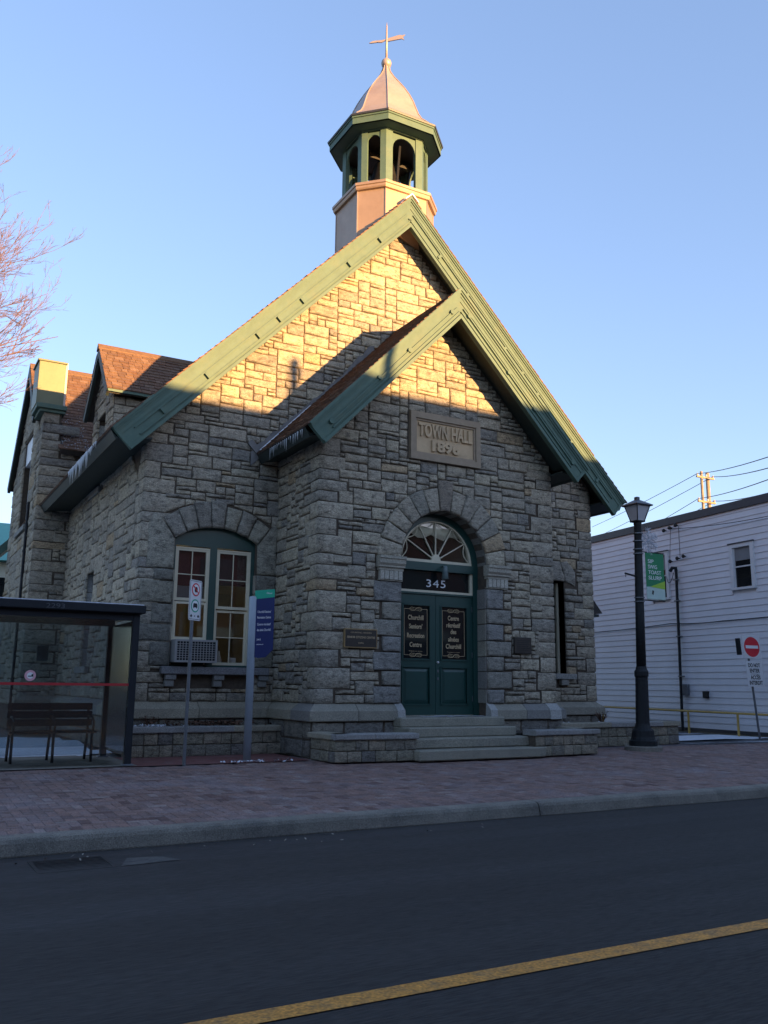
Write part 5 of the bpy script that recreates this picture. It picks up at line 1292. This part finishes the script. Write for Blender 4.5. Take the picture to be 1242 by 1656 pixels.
def sq(m, secs, M_, rot=.0):
    vs = []
    for h_, z in secs:
        for a in range(4): q = math.pi/4+a*math.pi/2+rot; vs.append(M_ @ V((h_*1.414*math.cos(q), h_*1.414*math.sin(q), z)))
    k = len(secs); m.add(vs, [(i*4+j, i*4+(j+1) % 4, (i+1)*4+(j+1) % 4, (i+1)*4+j) for i in range(k-1) for j in range(4)]+[(3, 2, 1, 0), tuple(range(4*k-4, 4*k))]); return m
sq(MB(), [(.10, 4.54), (.10, 4.57), (.175, 4.86)], SH, .0).build('lantern_glass', FROST, LP)
m = MB()
for a in range(4):
    q = math.pi/4+a*math.pi/2; c, s_ = math.cos(q)*1.414, math.sin(q)*1.414
    m.tube([SH @ V((.102*c, .102*s_, 4.54)), SH @ V((.103*c, .103*s_, 4.57)), SH @ V((.178*c, .178*s_, 4.86))], .011, 5)
sq(m, [(.108, 4.525), (.108, 4.555)], SH); m.build('lantern_frame', IRON, LP)
sq(MB(), [(.21, 4.855), (.228, 4.87), (.224, 4.885), (.05, 4.99), (.04, 4.995), (.04, 5.05), (.03, 5.06)], SH).build('lantern_roof', pmat('lantern_roof_metal', (.07, .075, .09), .5, metal=.3), LP)
def lpp(x, y, z): return SH @ V((x, y, z))
for z in (3.86, 3.95, 4.12, 4.28, 2.96, 2.88): MB().lathe([(.105, z), (.105, z+.018)], (0, 0), 14, M=SH).build('clamp', GALV, LP)
MB().tube([lpp(0, 0, 3.38), lpp(-.2, -.02, 3.41), lpp(-.40, -.02, 3.44)], .018, 6).build('plant_arm', IRON, LP)
MB().tube([lpp(-.385, -.02, 3.43), lpp(-.385, -.02, 3.36)], .008, 5).build('hook', GALV, LP)
MB().tube([lpp(0, 0, 3.92), lpp(.70, -.02, 3.92)], .012, 6).build('banner_arm', IRON, LP)
MB().tube([lpp(0, 0, 2.93), lpp(.70, -.02, 2.93)], .012, 6).build('banner_arm', IRON, LP)
# banner
BA = thing('banner', 'green street banner reading SIP SWIG TOAST SLURP hung from the lamp post', 'banner', (7.2, -.5, 2.95))
fba = Fr((lx+.24, ly-.05, 0), V((1, 0, 0)), V((0, -1, 0))); bw = .52
def wav(poly, d0, mat, name, p_):
    m = MB(); m.prism(fba, poly, d0, d0+.004); return m.build(name, mat, p_)
bb = wav([(0, 2.95), (bw, 2.95), (bw, 3.90), (0, 3.90)], 0, BGREEN, 'banner_cloth', BA)
wav([(0, 2.955), (bw, 2.955), (bw, 3.24), (0, 3.20)], .004, PALEB, 'pale_band', BA)
wav([(.10, 3.205), (bw, 3.17), (bw, 3.34)], .008, LIME, 'lime_band', BA)
for i, t_ in enumerate(('SIP', 'SWIG', 'TOAST', 'SLURP')): text(t_, WHITEINK, bb, fba, .07, 3.69-i*.112, .080, (.16, .25, .36, .37)[i], .004, .003, align='LEFT', bold=.0)
m = MB(); m.prism(fba, [(.14, 3.06), (.18, 3.04), (.20, 3.12), (.16, 3.14)], .008, .010); m.build('emblem', BLACKINK, bb)
# snowflake decoration
SF = thing('snowflake_decoration', 'silver tinsel snowflake ornament on the lamp post above the banner', 'decoration', (7.25, -.5, 3.7))
cx_, cz_ = lx+.38, 4.16; m = MB(); mB = MB()
rs = random.Random(4)
for a in range(6):
    q = math.pi/6+a*math.pi/3; c, s_ = math.cos(q), math.sin(q)
    p0 = V((cx_, ly-.03, cz_)); e = p0+V((c*.26, 0, s_*.26)); m.tube([p0, e], .011, 5)
    for f_ in (.35, .6, .82):
        b = p0+V((c, 0, s_))*(.26*f_)
        for sg in (-1, 1):
            qq = q+sg*.9; m.tube([b, b+V((math.cos(qq), 0, math.sin(qq)))*(.15-.08*f_)], .009, 4)
    for _ in range(150):
        b = p0+V((c, 0, s_))*rs.uniform(.02, .26)+V((rs.gauss(0, .028), rs.gauss(0, .015), rs.gauss(0, .028))); d_ = V((rs.uniform(-1, 1), rs.uniform(-1, 1), rs.uniform(-1, 1)))*.045
        mB.add([b, b+d_, b+d_*.5+V((.006, 0, .006))], [(0, 1, 2)])
m.build('frame', SILVER, SF); mB.build('tinsel', SILVER, SF, kind='stuff')
m = MB(); m.tube([(cx_-.26, ly-.03, cz_+.0), (lx+.05, ly, cz_)], .008, 4); m.tube([(cx_, ly-.03, cz_-.26), (cx_, ly-.03, 3.93)], .008, 4); m.build('bracket', GALV, SF)
for a in range(6):
    q = a*math.pi/3; MB().lathe([(.003, -.016), (.014, 0), (.003, .016)], (0, 0), 6, M=Matrix.Translation((cx_+.13*math.cos(q), ly-.07, cz_+.13*math.sin(q)))).build('bulb', WHITE, SF)

# ================================================================== SIDING BUILDING
P0 = V((12.96, 1.33, 0)); Dd = V((.1103, .9939, 0)); Nn = V((-Dd.y, Dd.x, 0))
fs2 = Fr(P0, Dd, Nn)
SB = thing('siding_building', 'long pale lavender clapboard building with dark roof edge beyond the lane', 'building', (13, 1.3, 0))
s0, s1, zt3 = -5.0, 24.0, 5.96
MB().fbox(fs2, s0, s1, -.1, zt3, -12, -.03).build('building_body', SIDING, SB)
pitch = .166; nb2 = int((zt3-.15)/pitch)
wins = [(.03, .83, 3.72, 4.93), (3.22, 3.95, 2.5 if False else 3.70, 5.10)]
for i in range(nb2+1):
    z0 = .12+i*pitch; z1 = min(z0+pitch+.006, zt3-.1)
    segs = [(s0, s1)]
    for (a, b, c, d) in wins:
        if z0 < d and z1 > c:
            ns_ = []
            for q0, q1 in segs:
                if q0 < a < q1: ns_ += [(q0, a), (b, q1)]
                else: ns_.append((q0, q1))
            segs = ns_
    m = MB()
    for q0, q1 in segs:
        vs = [fs2.p(u, z, d) for u in (q0, q1) for z, d in ((z0, -.028), (z0, .014), (z0+.008, .016), (z1, .0), (z1, -.028))]
        m.add(vs, [(j, (j+1) % 5, 5+(j+1) % 5, 5+j) for j in range(5)]+[tuple(range(4, -1, -1)), tuple(range(5, 10))])
    m.build('board', SIDING, SB)
MB().fbox(fs2, s0-.03, s1, zt3-.11, zt3+.10, -12.05, .06).build('roof_edge', DARKTRIM, SB)
MB().fbox(fs2, s0, s1, -.1, .12, -.03, .01).build('foundation', CONC, SB)
MB().fbox(fs2, s0, s1, .05, .13, -.03, .022).build('base_flashing', DARKTRIM, SB)
for k, (a, b, c, d) in enumerate(wins):
    Wd = bpy.data.objects.new('window', None); link(Wd, SB); WL[Wd.name] = WL[SB.name]
    m = MB(); e = .10
    m.fbox(fs2, a-.02, b+.02, d-e, d, -.03, .045); m.fbox(fs2, a-.02, b+.02, c, c+.06, -.03, .06); m.fbox(fs2, a-.02, a+e, c+.06, d-e, -.03, .045); m.fbox(fs2, b-e, b+.02, c+.06, d-e, -.03, .045)
    m.build('window_frame', WHITE, Wd)
    MB().fbox(fs2, a-.04, b+.04, d, d+.03, -.03, .065).build('drip_cap', DARKTRIM, Wd)
    MB().fbox(fs2, a+e, b-e, c+.06, d-e, -.03, -.018).build('pane', DGLASS, Wd)
    m = MB(); zm = (c+d)/2-.02; m.fbox(fs2, a+e, b-e, zm, zm+.035, -.018, .01); m.fbox(fs2, a+e, a+e+.03, c+.06, d-e, -.018, .008); m.fbox(fs2, b-e-.03, b-e, c+.06, d-e, -.018, .008); m.build('sash', WHITE, Wd)
    MB().fbox(fs2, a+e+.03, b-e-.03, zm+.18, d-e, -.017, -.012).build('blind', GREYBLIND, Wd)
t = thing('service_mast', 'black electrical conduit mast running down the lavender siding wall', 'conduit', fs2.p(2.86, 0, .1))
MB().tube([fs2.p(2.92, .05, .08), fs2.p(2.84, 4.45, .08)], .04, 8).build('conduit', BLACKMETAL, t)
MB().tube([fs2.p(2.84, 4.45, .08), fs2.p(2.84, 4.55, .09), fs2.p(2.92, 4.56, .14), fs2.p(3.0, 4.47, .16)], .05, 8).build('weather_head', BLACKMETAL, t)
for z in (1.5, 2.6, 3.6, 4.2): MB().fbox(fs2, 2.80, 2.94, z, z+.03, -.0, .13).build('strap', GALV, t)
MB().bbox(tuple(fs2.p(2.62, 1.0, .02)), tuple(fs2.p(2.82, 1.3, .12)), .01).build('junction_box', GALV, t)
for (s_, z, lab) in ((2.0, 1.02, 'small round dark vent hood low on the siding wall'),):
    t = thing('wall_vent', lab, 'vent', fs2.p(s_, z, 0)); MB().fbox(fs2, s_-.09, s_+.09, z-.09, z+.09, .0, .07).build('vent_hood', BLACKMETAL, t)
    MB().fbox(fs2, s_-.07, s_+.07, z-.07, z-.05, .07, .09).build('vent_flap', BLACKMETAL, t)
ins = []
for k, (s_, z) in enumerate(((3.25, 5.70), (3.0, 5.74), (2.75, 5.78), (3.05, 4.77), (2.75, 4.82), (2.5, 4.85))):
    t = thing('insulator', ['leftmost', 'middle', 'rightmost'][k % 3]+' small dark insulator of the '+('upper row under the roof edge of the siding wall' if k < 3 else 'lower row above the conduit head on the siding wall'), 'insulator', fs2.p(s_, z, 0), 'upper insulators' if k < 3 else 'lower insulators')
    MB().tube([fs2.p(s_, z, .0), fs2.p(s_, z, .06)], .018, 6).build('pin', BLACKMETAL, t); MB().lathe([(.03, -.05), (.05, -.02), (.05, .02), (.02, .05)], (0, 0), 8, M=Matrix.Translation(fs2.p(s_, z, .10))).build('cup', BLACKR, t)
def cable(label, pts, r=.008, sag=.0, cat='cable', group=None):
    p_ = [V(q) for q in pts]; out = []
    for a, b in zip(p_, p_[1:]):
        for i in range(9):
            tt = i/8
            if out and i == 0: continue
            q = a.lerp(b, tt); q.z -= sag*4*tt*(1-tt); out.append(q)
    o = MB().tube(out, r, 5).build('cable', BLACKR, None); tag(o, label, cat, group); return o
cable('sagging cable from the upper insulators to the street on the right', [fs2.p(3.0, 5.70, .12), fs2.p(-.6, 5.45, .14), fs2.p(-6, 5.6, 1.5)], .010, .05)
cable('thin cable dropping from upper to lower insulators, left one', [fs2.p(2.95, 5.70, .1), fs2.p(3.05, 4.80, .1)], .008, .0)
cable('thin cable dropping from upper to lower insulators, right one', [fs2.p(2.62, 5.72, .1), fs2.p(2.62, 4.80, .1)], .009, .0)
cable('looped cable hanging between the conduit head and the wall', [fs2.p(3.25, 4.35, .08), fs2.p(3.1, 4.15, .12), fs2.p(2.9, 4.42, .12)], .010, .06)
cable('long dark cable run level across the siding wall', [fs2.p(-4.5, 3.05, .05), fs2.p(1.2, 2.95, .05), fs2.p(3.2, 3.0, .05), fs2.p(7.6, 2.93, .05), fs2.p(12, 2.9, .05)], .012, .03)
# yellow guard rail
RL = thing('guard_rail', 'low yellow pipe guard rail along the foot of the siding wall', 'railing', fs2.p(2, 0, .5))
MB().tube([fs2.p(-4, .56, .5), fs2.p(9.5, .62, .5)], .028, 8).build('rail', YRAIL, RL)
for s_ in (-3.2, -1.3, .45, 2.2, 4.0, 5.9, 7.8): MB().tube([fs2.p(s_, .0, .5), fs2.p(s_, .58, .5)], .03, 8).build('post', YRAIL, RL)
# bit of a low shed roof between hall and lane
t = thing('side_annex', 'low dark shingled annex roof peeping out beyond the east corner of the hall', 'annex', (9, 7, 0))
MB().box((7.82, 5.6, 0), (10.2, 9.5, 3.2)).build('wall', OPPBRICK, t)
MB().prism(Fr((0, 0, 0), (1, 0, 0), (0, -1, 0)), [(7.82, 3.32), (10.9, 3.2), (11.22, 3.22), (10.05, 4.55), (7.82, 4.6)][::1], -9.8, -5.1).build('roof', UNDER, t)
MB().box((7.82, 5.12, 3.12), (11.1, 9.7, 3.19)).build('soffit', EAVEDARK, t)
# utility poles far behind
UP = thing('utility_pole', 'weathered wooden utility pole with two crossarms, left of the sunlit pair', 'utility pole', (45.2, 30, 0), 'utility poles beyond the siding building')
def upole(T_, x, y, h, r_, arms):
    MB().tube([(x, y, 0), (x, y, h)], [r_*1.25, r_], 10).build('pole', WOODPOLE, T_, smooth=True)
    for z in arms:
        MB().bbox((x-.55, y-.08, z), (x+1.3, y+.04, z+.13), .01).build('crossarm', WOODPOLE, T_)
        for q in (-.45, .5, 1.2): MB().lathe([(.05, z+.14), (.07, z+.2), (.07, z+.28), (.03, z+.33)], (x+q, y-.02), 8).build('insulator', FROST, T_)
upole(UP, 45.0, 30, 16.95, .10, [16.45, 14.6])
UP2 = thing('utility_pole', 'thicker sunlit utility pole standing right beside the crossarmed one', 'utility pole', (45.9, 30, 0), 'utility poles beyond the siding building')
upole(UP2, 46.0, 30.3, 17.0, .14, [])
for k, (z1, z2, z3, dx) in enumerate(((16.72, 10.83, 19.0, -.45), (16.70, 10.36, 17.6, 1.2), (14.85, 9.87, 15.4, -.45), (14.85, 9.3, 14.6, 1.2))):
    cable(['highest', 'second', 'third', 'lowest'][k]+' of the four long power lines on the wooden poles', [(62, 60, z3), (45+dx, 30, z1), (25.5, 10, z2), (16, 0, z2-2.3)], .024, .12, 'power line')
# ================================================================== LEFT BACKGROUND
t = thing('teal_roof_house', 'cream house with a teal metal roof behind the hall at far left', 'house', (-6, 26, 0))
MB().box((-9, 25, 0), (-2.0, 33, 6.2)).build('wall', CREAMW, t)
MB().prism(Fr((0, 0, 0), (0, 1, 0), (-1, 0, 0)), [(24.5, 5.95), (33.5, 5.95), (29, 8.2)], 1.6, 9.4).build('roof', TEAL, t)
MB().box((-2.6, 24.95, 4.0), (-2.2, 25.02, 5.3)).build('window', DGLASS, t)
MB().box((-5.6, 24.95, 4.0), (-5.0, 25.02, 5.3)).build('window', DGLASS, t)
# rear wing eave of the hall
MB().prism(Fr((0, 0, 0), (1, 0, 0), (0, -1, 0)), [(-4.1, 4.6), (-2.5, 6.2), (-2.5, 5.9), (-3.9, 4.5)], -17.5, -14.6).build('rear_wing_roof', GREEN, HALL)
# tree at left
TR = thing('bare_tree', 'bare winter tree with twigs lit pink by low sun at the left edge', 'tree', (-10, 6.5, 0))
rt = random.Random(12)
base = V((-10.2, 6.5, 0))
MB().tube([base, base+V((.1, 0, 2)), base+V((.3, .1, 4.5)), base+V((.5, .1, 6.3))], [.30, .24, .2, .17], 12).build('trunk', BARK, TR, smooth=True)
limb = MB(); twig = MB()
def un(px, py, Y):
    d = cF+cr*((px-621)/FPX)-cu*((py-828)/FPX); return CAM+d*((Y-CAM.y)/d.y)
def branch(p, d, ln, r_, lvl, m):
    pts = [p]; rs_ = [r_]; n_ = 5 if lvl < 2 else 4; dd = d.normalized()
    for i in range(n_):
        if pts[-1].x+.35*(pts[-1].y-6) > -3.85 or pts[-1].z > 11.9: break
        dd = (dd+V((rt.gauss(0, .11), rt.gauss(0, .11), rt.gauss(.04, .09)))).normalized(); pts.append(pts[-1]+dd*ln/n_); rs_.append(r_*(1-.8*(i+1)/n_)+.0015)
    if len(pts) < 2: return
    n_ = len(pts)-1
    m.tube(pts, rs_, 6 if lvl < 1 else (4 if lvl < 2 else 3), caps=False)
    if lvl < 3:
        for k in range([14, 8, 5][lvl]):
            tt = rt.uniform(.45 if lvl == 0 else .15, 1.0); i = min(int(tt*n_), n_-1); q = pts[i].lerp(pts[i+1], tt*n_-i)
            ax = V((rt.gauss(0, 1), rt.gauss(0, 1), rt.gauss(0, 1))).normalized(); nd = (dd*1.15+ax*.7+V((0, 0, .15))).normalized()
            branch(q, nd, ln*rt.uniform(.16, .34), rs_[i]*.55, lvl+1, twig)
for (ex, ey, zs, yy_) in ((40, 330, 6.2, 6.2), (80, 390, 6.0, 6.8), (100, 430, 5.6, 6.4), (82, 490, 5.2, 6.8), (35, 525, 5.0, 6.0), (30, 400, 6.2, 7.4), (5, 310, 6.3, 6.6), (65, 440, 6.0, 5.6), (20, 460, 5.8, 6.2), (10, 440, 6.1, 7.6), (15, 350, 6.4, 6.0), (30, 430, 6.1, 7.0), (70, 410, 6.1, 6.1), (45, 500, 5.6, 7.1), (28, 565, 4.9, 6.5), (22, 600, 4.7, 6.0), (95, 470, 5.7, 5.9), (60, 375, 6.2, 5.4), (88, 450, 5.9, 7.5), (50, 470, 5.6, 5.2), (-20, 460, 6.0, 6.3), (0, 520, 5.4, 6.5), (-60, 330, 6.2, 7), (-200, 340, 6.1, 8), (-330, 420, 5.6, 5), (-150, 500, 5, 8), (-320, 360, 6, 6)):
    e = un(ex, ey, yy_); s_ = base+V((.45, .1, zs)); L_ = (e-s_).length
    branch(s_, (e-s_)+V((0, 0, -L_*.12)), L_*.90, .028 if ex > 0 else .1, 0, limb)
limb.build('limb', BARK, TR, smooth=True); twig.build('crown', BARK, TR)
# catch basin at kerb
CB = thing('catch_basin', 'iron storm drain grate with a patch of pale worn paint by the kerb', 'drain', (-4.7, -5.75, -.27))
m = MB(); gx0, gx1, gy0, gy1 = -5.05, -4.45, -5.95, -5.42; zg = -.2612
for q in ((gx0, gx1, gy0, gy0+.03), (gx0, gx1, gy1-.03, gy1), (gx0, gx0+.03, gy0+.03, gy1-.03), (gx1-.03, gx1, gy0+.03, gy1-.03)): m.box((q[0], q[2], zg-.02), (q[1], q[3], zg+.006))
m.build('grate_frame', ASPHALT, CB)
MB().box((gx0+.02, gy0+.02, zg-.008), (gx1-.02, gy1-.02, zg-.006)).build('drain_well', ASPHALT, CB)
for i in range(9): MB().box((gx0+.03, gy0+.05+i*.053, zg-.006), (gx1-.03, gy0+.073+i*.053, zg+.004)).build('grate_bar', ASPHALT, CB)
MB().add([(-4.42, -5.95, -.253), (-3.92, -5.90, -.253), (-4.02, -5.68, -.2555), (-4.30, -5.62, -.2555)], [(0, 1, 2, 3)]).build('worn_paint', pmat('worn_pale_paint', (.075, .072, .066), .9, var=.4, scale=20, dark=(.03, .03, .03), dscale=8, damt=.95), CB)
# ================================================================== ACROSS THE STREET (keeps the low sun off the street)
OP = thing('shop_row', 'two storey brick shop row across the street behind the viewer', 'building', (5, -18.6, 0))
RH = 8.05
fo = Fr((0, -18.6, 0), (-1, 0, 0), (0, 1, 0))
MB().box((-45, -32, 0), (60, -18.6, RH-.25)).build('wall', OPPBRICK, OP)
MB().box((-45.1, -32.1, RH-.25), (60.1, -18.35, RH)).build('cornice', CREAM, OP)
for i in range(26):
    x = -43+i*4
    Q = MB().box((x, -18.62, 4.4), (x+1.4, -18.55, 6.4)).build('window', DGLASS, OP)
    MB().box((x-.08, -18.6, 4.28), (x+1.48, -18.48, 4.4)).build('sill', CREAM, Q)
    Q = MB().box((x-.6, -18.62, .9), (x+2.3, -18.53, 3.1)).build('shop_window', DGLASS, OP)
    MB().box((x-.7, -18.6, 3.1), (x+2.4, -18.42, 3.5)).build('shop_fascia', DGREEN if i % 2 else CREAM, Q)
MB().box((7.55, -20.4, RH), (7.72, -20.22, RH+1.35)).build('chimney', OPPBRICK, OP)
